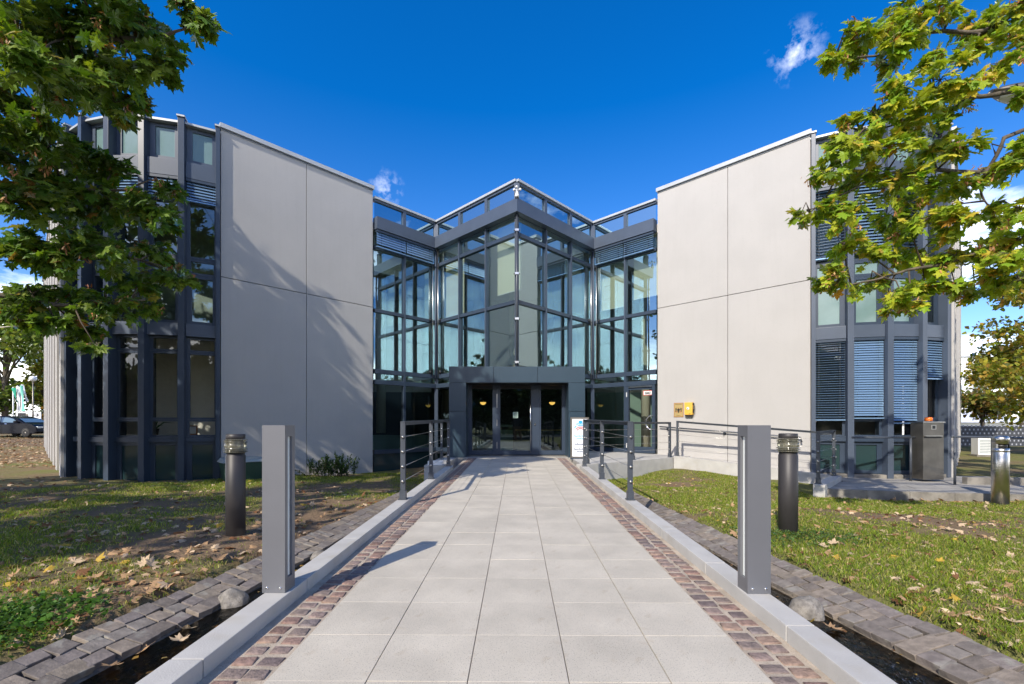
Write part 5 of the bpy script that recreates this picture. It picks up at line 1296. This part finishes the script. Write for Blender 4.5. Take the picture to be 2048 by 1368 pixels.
# seen at the left edge
tree('broadleaf_tree', 'tall loose tree with thin foliage at the far left beyond the black car', -52, 46, 14, 7.5, 10.5, G1, 5200, .34, group='trees beyond the left corner', trunk_r=.3)
tree('broadleaf_tree', 'dense yellow green tree at the far left right of the flags', -51.3, 49, 8.2, 2.4, 5.0, G2, 4600, .24, group='trees beyond the left corner')
tree('broadleaf_tree', 'rounded mid green tree at the far left edge behind the black car', -54, 46, 6.2, 4.2, 3.6, G1, 4200, .28, group='trees beyond the left corner')
tree('broadleaf_tree', 'orange tinged young tree just left of the building corner behind the direction sign', -46.4, 45, 4.4, .7, 2.2, [(.3, .17, .05), (.2, .16, .04)], 900, .2, group='trees beyond the left corner')
# seen at the right edge
tree('broadleaf_tree', 'large yellow tinted tree at the right edge behind the ash bin', 20.95, 17.5, 9.0, 2.8, 4.6, G2, 12000, .14, lean=.2, group='trees at the right edge', trunk_r=.2)
tree('broadleaf_tree', 'loose autumn tree between the white far building and the right edge', 35.2, 31, 7.6, 2.0, 5.2, [(.25, .19, .04), (.3, .2, .06), (.14, .14, .03)], 3200, .2, group='trees at the right edge')
tree('broadleaf_tree', 'small green and orange tree in front of the far white hall', 27.8, 26.5, 3.7, 1.8, 2.5, [(.12, .16, .03), (.2, .2, .04), (.34, .2, .06)], 3000, .16, group='trees at the right edge')
# around and behind the viewpoint: they shade the left lawn and show in the glass
for i, (x, y, h, cr, cz) in enumerate(((-9.5, -2.2, 8.2, 3.3, 5.2), (-13.5, 1.5, 9.5, 3.2, 5.6), (-11.2, 5.6, 12.6, 3.4, 7.6))):
    tree('broadleaf_tree', 'tall green tree standing left of the walkway before the left lawn', x, y, h, cr, cz, G3, 2300, .26, group='trees left of the walkway', trunk_r=.2)
for i, (x, y, h, cr) in enumerate(((-30, -16, 8, 5), (-22, -26, 9, 5.5), (-14, -30, 8.5, 5.5), (-7, -27, 8, 5), (-1, -31, 9.5, 5.5), (4.5, -26, 8.5, 5), (11, -30, 9, 5.5), (18, -27, 8, 5), (25, -22, 8.5, 5), (33, -14, 8, 4.6))):
    tree('broadleaf_tree', 'dark tree in the row across the street, mirrored in the glazing', x, y, h, cr, h * .45, G3, 3000, .6, group='trees mirrored in the glass', trunk_r=.25)
o = MB().box(-60, 60, -20, -13.5, -.3, -.06, 'asphalt').build('road', kind='structure')

# shrub by the left wall, weeds, clover
def shrub(label, x, y, n, w, h, cols):
    z0 = gz(x, y); t = thing('shrub', label, 'shrub', (x, y, z0)); b = MB(); P, D = [], []
    for k in range(n):
        bx = x + R.gauss(0, w * .25); by = y + R.gauss(0, .12); tx = bx + R.gauss(0, w * .22); ty = by + R.gauss(0, .2); hh = h * R.uniform(.55, 1.1) * (1 - .4 * abs(tx - x) / w)
        b.tube([(bx, by, z0 - .05), ((bx + tx) / 2, (by + ty) / 2, z0 + hh * .6), (tx, ty, z0 + hh)], [.007, .005, .002], 'twig', 4)
        m_ = 32; s_ = np.linspace(.2, 1, m_)[:, None]; p = np.array((bx, by, z0)) * (1 - s_) + np.array((tx, ty, z0 + hh)) * s_; P.append(p + rng.normal(0, .012, (m_, 3)))
        d = rng.normal(0, 1, (m_, 3)); d[:, 2] = np.abs(d[:, 2]) * .5 + .3; D.append(d)
    b.build('stem', t); P = np.concatenate(P); D = np.concatenate(D); m_ = len(P)
    scatter('foliage', QT * np.array((.42, 1, 1)), QF, P, rot_from(D, rng.normal(0, .5, (m_, 3)) + np.array((0, 0, 1))), .075 * (.7 + .5 * rng.random(m_)), palette(m_, cols, [1] * len(cols), .2), 'leaf', t, kind='stuff')
    return t
shrub('low bushy evergreen shrub at the foot of the left concrete wall', -4.85, 12.25, 46, 1.15, .62, [(.03, .07, .015), (.05, .1, .02), (.08, .13, .025)])

def weeds(name, label, pts, cols, size, leafT=QT):
    P = np.array(pts); n = len(P); d = rng.normal(0, 1, (n, 3)); d[:, 2] = np.abs(d[:, 2]) * .4
    o = scatter(name, leafT, QF, P, rot_from(d, rng.normal(0, .35, (n, 3)) + np.array((0, 0, 1))), size * (.6 + .8 * rng.random(n)), palette(n, cols, [1] * len(cols), .2), 'leaf', kind='stuff'); return o
pts = []
for k in range(2600):
    x, y = -2.95 + R.gauss(0, .22), 2.62 + R.gauss(0, .2)
    if abs(x) < edge_l(y) + .3: continue
    pts.append((x, y, gz(x, y) + R.uniform(.005, .07)))
weeds('ground_cover', '', pts, [(.07, .16, .02), (.1, .2, .03), (.05, .11, .015)], .022)
pts = []
for k in range(1500):
    x, y = 3.0 + R.gauss(0, .35), 4.75 + R.gauss(0, .2); pts.append((x, y, gz(x, y) + R.uniform(.005, .05)))
weeds('ground_cover', '', pts, [(.07, .13, .03), (.1, .17, .05)], .02)

# grass blades: denser close to the viewer, thin on the worn patches
def grass(n, xr, yr, side):
    x = rng.uniform(*xr, n); y = yr[0] + (yr[1] - yr[0]) * rng.random(n) ** 1.5
    l = np.abs(x - .01 * y); k = (l > edge_l(y) + np.where(y < 7.9, .33, -.15)) & (np.abs(x) < 1.9 * y + 1.5)
    x, y = x[k], y[k]
    g = np.array([greenness(a, b) + .35 * fbm(a, b, 6, 4) for a, b in zip(x, y)]); k = rng.random(len(x)) < np.clip(g * 1.25 - .12, .02, 1); x, y, g = x[k], y[k], g[k]
    # keep off paved and built ground
    k = np.ones(len(x), bool)
    if side > 0:
        fe = np.interp(x, [6.2, 8.2, 10.6, 14], [8.72, 8.18, 7.82, 7.58]); k &= ~((x > 6.0) & (y > fe)); k &= (x + y < 17.15) & ~((y - 10.5) > (x - 1.72) * .78 + .0) 
    else: k &= (y < 18.0 + x) & (y < 10.0 + .35 * np.abs(x + 7.5) + 8 * (x > -7.2) )
    x, y, g = x[k], y[k], g[k]; m_ = len(x)
    z = ground_z(x, y) + .008
    hgt = (.012 + (.021 if side > 0 else .03) * rng.random(m_)) * (.6 + .7 * g); w = .0017 + .0012 * rng.random(m_) + .0002 * y
    a = rng.uniform(0, 2 * math.pi, m_); bend = rng.normal(0, .6, (m_, 2)) * hgt[:, None]
    dx_, dy_ = np.cos(a) * w, np.sin(a) * w
    V = np.empty((m_, 5, 3)); mx, my = x + bend[:, 0] * .35, y + bend[:, 1] * .35
    V[:, 0] = np.stack([x - dx_, y - dy_, z], -1); V[:, 1] = np.stack([x + dx_, y + dy_, z], -1)
    V[:, 2] = np.stack([mx + dx_ * .8, my + dy_ * .8, z + hgt * .6], -1); V[:, 3] = np.stack([mx - dx_ * .8, my - dy_ * .8, z + hgt * .6], -1)
    V[:, 4] = np.stack([x + bend[:, 0], y + bend[:, 1], z + hgt], -1)
    T3 = np.array([(0, 1, 2), (0, 2, 3), (3, 2, 4)]); F = (T3[None] + (np.arange(m_) * 5)[:, None, None]).reshape(-1, 3)
    c = palette(m_, [(.15, .22, .025), (.2, .27, .03), (.3, .31, .07), (.46, .39, .18)], (3.6, 4.6, 3.4, 2.2), .22)
    link('grass', mesh_arrays('grass', V, F, np.repeat(c, 5, 0), 'grass_blade'), kind='stuff')
grass(380000, (-14.5, -1.4), (1.9, 13.5), -1)
grass(520000, (1.4, 14), (1.9, 12.0), 1)

# fallen leaves: near ones are single things, the rest is litter
DRY = {'tan': (.42, .27, .15), 'pale': (.55, .42, .28), 'brown': (.2, .1, .05), 'yellow': (.5, .34, .06)}
dry = {k: [leafmesh_for(c, 0, 'dry_leaf', cu, fo, 'fallen_leaf') for cu, fo in ((.5, .5), (-.6, -.35), (.2, .9))] for k, c in DRY.items()}
def lay(o, x, y, z, s):
    o.location = (x, y, z + .02); o.rotation_euler = (R.gauss(0, .35), R.gauss(0, .35), R.uniform(0, 6.28)); o.scale = (s, s, s * R.uniform(.6, 1.2))
def lawn_spot(side):
    while True:
        y = 2.2 + 9 * R.random() ** 1.4; l = float(edge_l(y)) + .2 + R.random() ** 1.2 * (y * 1.1)
        x = side * l
        if abs(x) > 1.14 * y: continue
        if side > 0 and (y > float(np.interp(x, [6.2, 8.2, 10.6, 14], [8.7, 8.15, 7.8, 7.55])) and x > 5.8): continue
        if side > 0 and (y - 10.3) > (x - 1.8) * .7: continue
        if side < 0 and y > 10.6: continue
        return x, y
KIND = (('tan', .5), ('pale', .24), ('brown', .16), ('yellow', .1))
for side, place in ((-1, 'left'), (1, 'right')):
    lst = sorted([lawn_spot(side) for k in range(330 if side < 0 else 300)], key=lambda p: p[1])
    more = []
    for i, (x, y) in enumerate(lst):
        kn = R.choices([k for k, _ in KIND], [w for _, w in KIND])[0]; s = min(R.uniform(.07, .12) if side < 0 else R.uniform(.055, .095), .03 + .02 * y)
        if i < 125:
            o = link('fallen_leaf', R.choice(dry[kn])); lay(o, x, y, gz(x, y) + .008, s)
            tag(o, f"dry {'pale tan' if kn == 'pale' else kn} maple leaf fallen on the {'shaded left' if side < 0 else 'sunny right'} lawn", 'leaf', f'{kn} leaves on the {place} lawn')
        else: more.append((x, y, s, DRY[kn]))
    more += [(*lawn_spot(side), R.uniform(.03, .075), DRY[R.choice(('tan', 'brown', 'pale'))]) for k in range(750)]
    if side < 0:     # the tan, leaf strewn ground beyond the left corner
        for k in range(700):
            y = R.uniform(13, 33); x = -y * R.uniform(1.02, 1.16); more.append((x, y, R.uniform(.06, .13), DRY[R.choice(('tan', 'pale', 'brown'))]))
    if side > 0:     # leaves swept against the lower kerb
        for k in range(90):
            x = R.uniform(6.1, 10.5); y = float(np.interp(x, [6.2, 8.2, 10.6, 14], [8.8, 8.25, 7.9, 7.65])) - abs(R.gauss(.12, .12)); more.append((x, y, R.uniform(.06, .11), DRY[R.choice(('tan', 'brown', 'tan'))]))
    P = np.array([(x, y, gz(x, y) + .025) for x, y, _, _ in more]); n = len(P); d = rng.normal(0, 1, (n, 3)); d[:, 2] *= .3
    T, F = leaf_template(.5, .5)
    scatter('leaf_litter', T, np.array(F, np.int32), P, rot_from(d, rng.normal(0, .4, (n, 3)) + np.array((0, 0, 1))), np.array([m[2] for m in more]), np.clip(np.array([m[3] for m in more]) * (1 + rng.normal(0, .2, (n, 1))), .01, 1), 'dry_leaf', kind='stuff')
for x, y, kn, s, lab in ((-2.05, 2.78, 'pale', .1, 'large pale maple leaf floating on the left stream beside the boulder'), (-1.95, 2.66, 'pale', .09, 'smaller pale maple leaf floating on the left stream between boulder and kerb'),
                        (-2.12, 2.36, 'tan', .085, 'curled tan maple leaf on the left stream near the bottom of the picture'), (1.9, 2.86, 'yellow', .1, 'yellow leaf at the foot of the right stream boulder'), (1.98, 2.82, 'tan', .1, 'curled tan leaf at the foot of the right stream boulder'),
                        (-2.08, 2.56, 'tan', .09, 'tan leaf caught between the left stream and its stone edging')):
    o = link('fallen_leaf', dry[kn][1]); lay(o, x, y, WATER_Z - .004, s); tag(o, lab, 'leaf', 'leaves on the streams')
bits = []
for s in (-1, 1):
    for k in range(150):
        y = R.uniform(2, 7.5); l = R.uniform(1.57, float(edge_l(y))); bits.append((s * l + .01 * y, y, WATER_Z + .006))
P = np.array(bits); n = len(P); d = rng.normal(0, 1, (n, 3)); d[:, 2] = 0
scatter('stream_debris', QT, QF, P, rot_from(d, rng.normal(0, .15, (n, 3)) + np.array((0, 0, 1))), .012 + .03 * rng.random(n) ** 2, palette(n, [(.3, .18, .05), (.18, .1, .04), (.4, .28, .1)], (1, 1, 1)), 'dry_leaf', kind='stuff')

# ------------------------------------------------------------------ far left: car, direction sign, flags, lamps
CX, CY = -35.0, 32.0; cz = gz(CX, CY) + .02
car = thing('parked_car', 'black hatchback parked at the far left edge before the direction sign', 'car', (CX, CY, cz), (0, 0, -.03))
W2 = .88
prof = [(-2.1, .3), (-2.12, .75), (-2.0, 1.0), (-1.5, 1.38), (-.9, 1.47), (-.1, 1.45), (.55, 1.28), (1.1, 1.0), (1.75, .86), (2.08, .68), (2.12, .35), (1.9, .22), (-1.9, .22)]
def side_prof(pr_, y0, y1, m, inset_top=.0):
    n = len(pr_); b = MB(); vs = []
    for y in (y0, y1):
        for x, z in pr_: vs.append((x, y * (1 - .16 * max(0, z - .85) / .6), z))
    b.add(vs, [tuple(range(n)), tuple(reversed(range(n, 2 * n)))] + [(i, n + i, n + (i + 1) % n, (i + 1) % n) for i in range(n)], m); return b
side_prof(prof, -W2, W2, 'car_paint').build('body', car, bevel=.05, local=True)
for s in (-1, 1):
    y = s * (W2 + .004)
    def sg(pts, nm, m='far_glass'):
        b = MB(); vs = [(x, y * (1 - .16 * max(0, z - .85) / .6), z) for x, z in pts]; vs += [(x, yy + s * .006, z) for x, yy, z in vs]; n = len(pts)
        b.add(vs, [tuple(range(n)), tuple(range(2 * n - 1, n - 1, -1))] + [(i, (i + 1) % n, n + (i + 1) % n, n + i) for i in range(n)], m); b.build(nm, car, local=True)
    sg([(-1.5, 1.02), (-.55, 1.02), (-.6, 1.36), (-1.2, 1.34)], 'side_window'); sg([(-.48, 1.02), (.75, 1.0), (.35, 1.26), (-.1, 1.36), (-.52, 1.37)], 'side_window')
    sg([(-.2, .9), (-.05, .9), (-.05, .93), (-.2, .93)], 'door_handle', 'chrome')
    for x in (-1.32, 1.32):
        w_ = MB(); fr = lambda a, b_, c, x=x, s=s: (x + a, s * (W2 - .17) + c * s, .31 + b_)
        w_.lathe([(.2, .0), (.31, .01), (.315, .17), (.29, .19), (.2, .19)], 'tyre', n=22, fr=fr); wo = w_.build('wheel', car, local=True)
        r_ = MB(); r_.lathe([(.2, .185), (.205, .195), (.17, .18), (.05, .19), (.0, .192)], 'steel_dull', n=20, fr=fr); r_.build('rim', wo, local=True)
    MB().box(1.98, 2.1, s * .45, s * .8, .62, .74, 'opal').build('headlight', car, local=True)
    MB().box(.62, .8, s * .9, s * 1.05, 1.0, 1.12, 'car_paint').build('wing_mirror', car, local=True, bevel=.02)
b = MB(); b.add([(.58, -.62, 1.27), (.58, .62, 1.27), (1.12, .74, 1.005), (1.12, -.74, 1.005)], [(0, 1, 2, 3)], 'far_glass'); o = b.build('windscreen', car, local=True); o.location = (.012, 0, .02)

def place(u, v, Y): return Vector(px3(u, v, Y))
SY = 41.0
sg_ = place(56.5, 850, SY)
t = thing('direction_sign', 'white direction sign with a lorry symbol and an arrow behind the black car', 'sign', (sg_.x, SY, gz(sg_.x, SY)))
k_ = SY / 897; x0, x1 = -25 * k_, 25 * k_; zt_ = place(0, 823.5, SY).z - t.location.z; zb_ = place(0, 852, SY).z - t.location.z
MB().box(x0, x1, 0, .06, zb_, zt_, 'sign_white').build('board', t, local=True)
for x in (x0 + .15, x1 - .15): MB().box(x - .04, x + .04, .061, .13, -.3, zt_, 'steel_dull').build('post', t, local=True)
def sx(u): return (u - 56.5) * k_
def szz(v): return zt_ - (v - 823.5) * k_
b = MB(); f2 = lambda x, z, d: (x, -d, z)
b.prism([(sx(35.5), szz(832)), (sx(51.5), szz(832)), (sx(51.5), szz(826)), (sx(35.5), szz(826))], .001, .01, 'black', f2)
b.prism([(sx(51.8), szz(832)), (sx(57), szz(832)), (sx(57), szz(830)), (sx(55.8), szz(827.4)), (sx(51.8), szz(827.4))], .001, .008, 'steel_dull', f2)
b.prism([(sx(35.5), szz(832.4)), (sx(57), szz(832.4)), (sx(57), szz(831)), (sx(35.5), szz(831))], .0005, .012, 'black', f2)
for u in (39.5, 44, 54.8): b.lathe([(1.15 * k_, 0.001), (1.15 * k_, .02)], 'black', n=14, fr=lambda a, b_, c, u=u: (sx(u) + a, -c, szz(832.6) + b_))
b.build('lorry_symbol', t, local=True)
b = MB(); b.prism([(sx(64), szz(830.9)), (sx(75), szz(830.9)), (sx(75), szz(829.3)), (sx(64), szz(829.3))], .001, .01, 'black', f2)
b.prism([(sx(72), szz(834)), (sx(74), szz(834)), (sx(78.5), szz(830.1)), (sx(74), szz(826.2)), (sx(72), szz(826.2)), (sx(75.5), szz(830.1))], .002, .012, 'black', f2); b.build('arrow', t, local=True)
def flag(u, vt, vb, w0, w1, m, lab, Y=42.5, lean=0., letters=True):
    b0 = place(u, vb, Y); t = thing('banner_flag', lab, 'flag', (b0.x, Y, gz(b0.x, Y)), group='tall banner flags beyond the car park'); g = t.location.z
    k = Y / 897; top = place(0, vt, Y).z - g; bot = place(0, vb, Y).z - g
    MB().tube([(0, .1, -.2), (0, .1, top + .1)], .05, 'white', 8).build('pole', t, local=True)
    b = MB(); vs = []; n = 12
    for i in range(n + 1):
        s_ = i / n; z = bot + (top - bot) * s_; off = lean * k * (1 - s_) ** 1.5; w = (w1 + (w0 - w1) * s_) * k
        for j in range(4): vs.append((off + w * (j / 3), .08 * math.sin(4 * s_ + j * 1.3), z))
    b.add(vs, [(i * 4 + j, i * 4 + j + 1, (i + 1) * 4 + j + 1, (i + 1) * 4 + j) for i in range(n) for j in range(3)], m, True); b.build('cloth', t, local=True)
    return t
flag(24, 776, 806, 7, 1.5, 'flag_green', 'dark green banner flag with white lettering, leftmost of the flags behind the sign', lean=11)
flag(33, 773, 822, 7, 6, 'far_white', 'white banner flag beside the dark green one behind the direction sign', Y=42.9, lean=4)
flag(41, 771, 822, 3, 9, 'flag_mint', 'mint green banner flag at the right of the white one behind the direction sign', Y=42.2, lean=2)
flag(43.5, 771, 802, 3, 8, 'far_white', 'white banner flag rightmost of the flags behind the direction sign', Y=43.3, lean=8)
p = place(66, 757, 38)
t = thing('globe_lamp', 'pale globe lamp on a pole far left among the tree tops', 'street lamp', (p.x, 38, gz(p.x, 38))); hh = p.z - t.location.z
MB().tube([(0, 0, -.2), (0, 0, hh - .2)], [.06, .045], 'steel_dull', 8).build('pole', t, local=True); MB().lathe([(.05, hh - .26), (.22, hh - .14), (.26, hh), (.22, hh + .12), (.1, hh + .2), (.01, hh + .22)], 'white', n=18).build('globe', t, local=True)
def street_lamp(label, base, head, dirx, L=.75, m='coping'):
    t = thing('street_lamp', label, 'street lamp', base); b = MB(); hp = Vector(head); bs = Vector(base)
    b.tube([bs - Vector((0, 0, .2)), Vector((bs.x, bs.y, hp.z - .8)), Vector((bs.x + (hp.x - bs.x) * .3, bs.y, hp.z - .15)), hp], [.09, .06, .04, .035], 'steel_dull', 10); b.build('pole', t)
    h_ = MB(); n = 9; vs = []; S = 12
    for i in range(n):
        s_ = i / (n - 1); x = hp.x + dirx * L * s_; w = .15 * math.sin(math.pi * (.12 + .83 * s_) ** .8) + .02
        for j in range(S): a = 2 * math.pi * j / S; vs.append((x, hp.y + w * math.cos(a), hp.z + .05 * s_ + (.11 if math.sin(a) > 0 else .05) * math.sin(a) * (w / .17)))
    h_.add(vs, [(i * S + j, i * S + (j + 1) % S, (i + 1) * S + (j + 1) % S, (i + 1) * S + j) for i in range(n - 1) for j in range(S)] + [tuple(range(S)), tuple(reversed(range((n - 1) * S, n * S)))], m, True); h_.build('housing', t)
    g_ = MB(); vs = []
    for i in range(7):
        s_ = i / 6; x = hp.x + dirx * L * (.2 + .65 * s_); w = .1 * math.sin(math.pi * (.15 + .75 * s_)); 
        for y_, z_ in ((-w, 0), (0, -.045), (w, 0)): vs.append((x, hp.y + y_, hp.z + .05 * (.2 + .65 * s_) - .055 + z_))
    g_.add(vs, [(i * 3 + j, i * 3 + j + 1, i * 3 + j + 4, i * 3 + j + 3) for i in range(6) for j in range(2)], 'opal', True); g_.build('lens', t)
p = place(2085, 192, 5.7); street_lamp('grey street lamp head showing through the branches of the right maple', (8.6, 5.7, gz(8.6, 5.7)), p, -1, .66, 'steel_dull')
p = place(40, 652, 30); street_lamp('grey street lamp head at the far left below the maple foliage', (p.x - 3.2, 30, gz(p.x - 3.2, 30)), p, 1, 1.6)

# ------------------------------------------------------------------ far right: white buildings, patterned fence
p = place(1944, 715, 62)
fb = thing('far_building', 'white flat roofed four storey building far behind the right side wall', 'building', (p.x - 8, 62, -.2), (0, 0, 0))
top = p.z + .2; xr_ = place(1975, 0, 62).x - fb.location.x
MB().box(-6, xr_, 0, 14, 0, top, 'far_white').build('wall', fb, local=True); MB().box(-6.1, xr_ + .1, -.1, 14, top, top + .25, 'coping').build('roof', fb, local=True)
for zi in range(4):
    for xi in range(3):
        xx = place(1944, 0, 62).x - fb.location.x + .15 - xi * 3.0; zz_ = top - 2.6 - zi * 1.75
        w_ = MB().box(xx - .05, xx + .7 * 2.1, -.04, -.001, zz_ - .55, zz_ + .55, 'coping').build('window', fb, local=True); MB().box(xx + .03, xx + 1.38, -.05, -.041, zz_ - .47, zz_ + .47, 'far_glass').build('pane', w_, local=True)
for zi in range(3): MB().box(xr_ + .001, xr_ + .04, 1.0, 2.2, top - 2.9 - zi * 3, top - 1.6 - zi * 3, 'dark').build('window', fb, local=True)
p = place(1990, 836, 40); hb = thing('white_hall', 'low white hall with a plain roof behind the patterned fence', 'building', (p.x, 40, -.2))
MB().box(-9, 3.4, 0, 8, 0, place(0, 845, 40).z + .2, 'far_white').build('wall', hb, local=True)
b = MB(); zt_ = place(0, 822, 40).z + .2; zl = place(0, 845, 40).z + .21; b.add([(-9.3, -.4, zl), (3.7, -.4, zl), (3.7, 8, zl), (-9.3, 8, zl), (-9.3, 3.5, zt_), (2.4, 3.5, zt_)], [(0, 1, 5, 4), (1, 2, 5), (2, 3, 4, 5), (3, 0, 4), (0, 3, 2, 1)], 'sign_white'); b.build('roof', hb, local=True)
fx0 = place(1940, 0, 24.5).x
fn = thing('patterned_fence', 'dark fence with rows of pale dots beyond the right lawn', 'fence', (fx0, 24.5, gz(fx0, 24.5)), (0, 0, -.05))
zt_ = place(0, 852, 24.5).z - fn.location.z
for k in range(6): MB().box(-1 + k * 1.2, -1 + k * 1.2 + 1.185, 0, .1, -.2, zt_, 'gabion').build('fence_panel', fn, local=True)
b = MB()
for i in range(26):
    for j in range(6):
        x = -.9 + i * .22 + (.11 if j % 2 else 0); z = .12 + j * .2
        if x < 6.1: b.box(x - .04, x + .03, -.012, -.001, z - .05, z + .04, 'gabion_dot')
b.build('dots', fn, local=True, kind='stuff')

# ------------------------------------------------------------------ things standing in the left ground floor room
def inroom(name, label, cat, x, y, z): return thing(name, label, cat, (x, y, z))
sill = Z(-.30)
MB().box(-10.6, -7.7, 11.1, 11.55, sill - .05, sill, 'white').build('window_shelf', bld)
t = inroom('potted_plant', 'spiky houseplant on the shelf behind the left bay window', 'plant', -9.0, 11.3, sill)
MB().lathe([(.07, 0), (.1, .16), (.09, .16)], 'dark').build('pot', t, local=True)
b = MB()
for k in range(16):
    a = R.uniform(0, 6.28); l = R.uniform(.3, .55); e_ = R.uniform(.25, .8); d = Vector((math.cos(a), math.sin(a), 0))
    b.tube([(0, 0, .14), tuple(d * l * .5 + Vector((0, 0, .14 + l * e_))), tuple(d * l + Vector((0, 0, .14 + l * e_ * .9)))], [.012, .012, .002], 'plant_green' , 4)
mat('plant_green', (.04, .1, .02), .5)
b.build('leaves', t, local=True)
t = inroom('picture_frame', 'pale framed picture leaning on the shelf behind the second bay window', 'picture frame', -8.15, 11.3, sill)
MB().box(-.22, .22, 0, .02, 0, .24, 'brown_edge').build('frame', t, local=True, bevel=.004); MB().box(-.19, .19, -.004, -.001, .03, .21, 'sign_white').build('picture', t, local=True)
t = inroom('wall_picture', 'long dark red picture on the room wall seen through the left bay', 'picture', -9.2, 13.46, 1.75)
MB().box(-1.3, 1.1, 0, .02, -.22, .22, 'red_art').build('canvas', t, local=True)

# the photographer, standing by the viewpoint, who shows only in the door glass
def skin_body(name, joints, edges, radii, root, m, parent, loc):
    me = bpy.data.meshes.new(name); me.from_pydata(joints, edges, []); o = link(name, me, parent, local=True)
    md = o.modifiers.new('skin', 'SKIN'); md.use_smooth_shade = True
    for i, v in enumerate(me.skin_vertices[0].data): v.radius = radii[i] if isinstance(radii[i], tuple) else (radii[i], radii[i]); v.use_root = (i == root)
    ss = o.modifiers.new('sub', 'SUBSURF'); ss.levels = 1; ss.render_levels = 2; me.materials.append(MATS[m]); return o
mat('jacket', (.02, .024, .035), .8); mat('trousers', (.12, .07, .04), .8); mat('skin_tone', (.5, .3, .22), .6); mat('grey_hair', (.4, .4, .4), .7)
pt = thing('person', 'person in a dark jacket and brown trousers walking, mirrored in the entrance door', 'person', (.35, -1.25, 0), (0, 0, .3))
J = [(0, 0, .95), (0, .02, 1.15), (0, .05, 1.38), (0, .09, 1.5), (0, .12, 1.62), (-.19, .05, 1.4), (-.27, .0, 1.14), (-.22, .14, .92), (.19, .05, 1.4), (.27, .0, 1.14), (.24, .16, .94), (-.1, 0, .9), (-.12, .12, .5), (-.12, -.02, .08), (-.12, .14, .04), (.1, 0, .9), (.12, -.06, .5), (.12, -.3, .12), (.12, -.18, .04)]
E_ = [(0, 1), (1, 2), (2, 3), (3, 4), (2, 5), (5, 6), (6, 7), (2, 8), (8, 9), (9, 10), (0, 11), (11, 12), (12, 13), (13, 14), (0, 15), (15, 16), (16, 17), (17, 18)]
Rr = [.16, .16, .17, .065, .1, .08, .06, .045, .08, .06, .045, .1, .075, .05, .045, .1, .075, .05, .045]
skin_body('body', J, E_, Rr, 0, 'jacket', pt, None)
skin_body('trousers', [J[0], J[11], J[12], J[13], J[15], J[16], J[17]], [(0, 1), (1, 2), (2, 3), (0, 4), (4, 5), (5, 6)], [.172, .112, .088, .065, .112, .088, .065], 0, 'trousers', pt, None)
b = MB(); b.lathe([(.02, -.13), (.075, -.09), (.098, 0), (.09, .07), (.05, .115), (.005, .125)], 'skin_tone', 0, .13, 16, fr=lambda x, y, z: (x, y, z + 1.66)); b.build('head', pt, local=True)
b = MB(); b.lathe([(.1, .0), (.102, .04), (.09, .09), (.05, .13), (.005, .14)], 'grey_hair', 0, .118, 16, fr=lambda x, y, z: (x, y, z + 1.66)); b.build('hair', pt, local=True)

# lettering becomes plain meshes
dg = bpy.context.evaluated_depsgraph_get()
for o in [o for o in C.objects if o.type == 'FONT']:
    me = bpy.data.meshes.new_from_object(o.evaluated_get(dg)); n_ = link('lettering', me, o.parent, local=True)
    n_.matrix_parent_inverse = o.matrix_parent_inverse.copy(); n_.matrix_basis = o.matrix_basis.copy()
    if not me.materials: me.materials.append(o.data.materials[0])
    bpy.data.objects.remove(o)
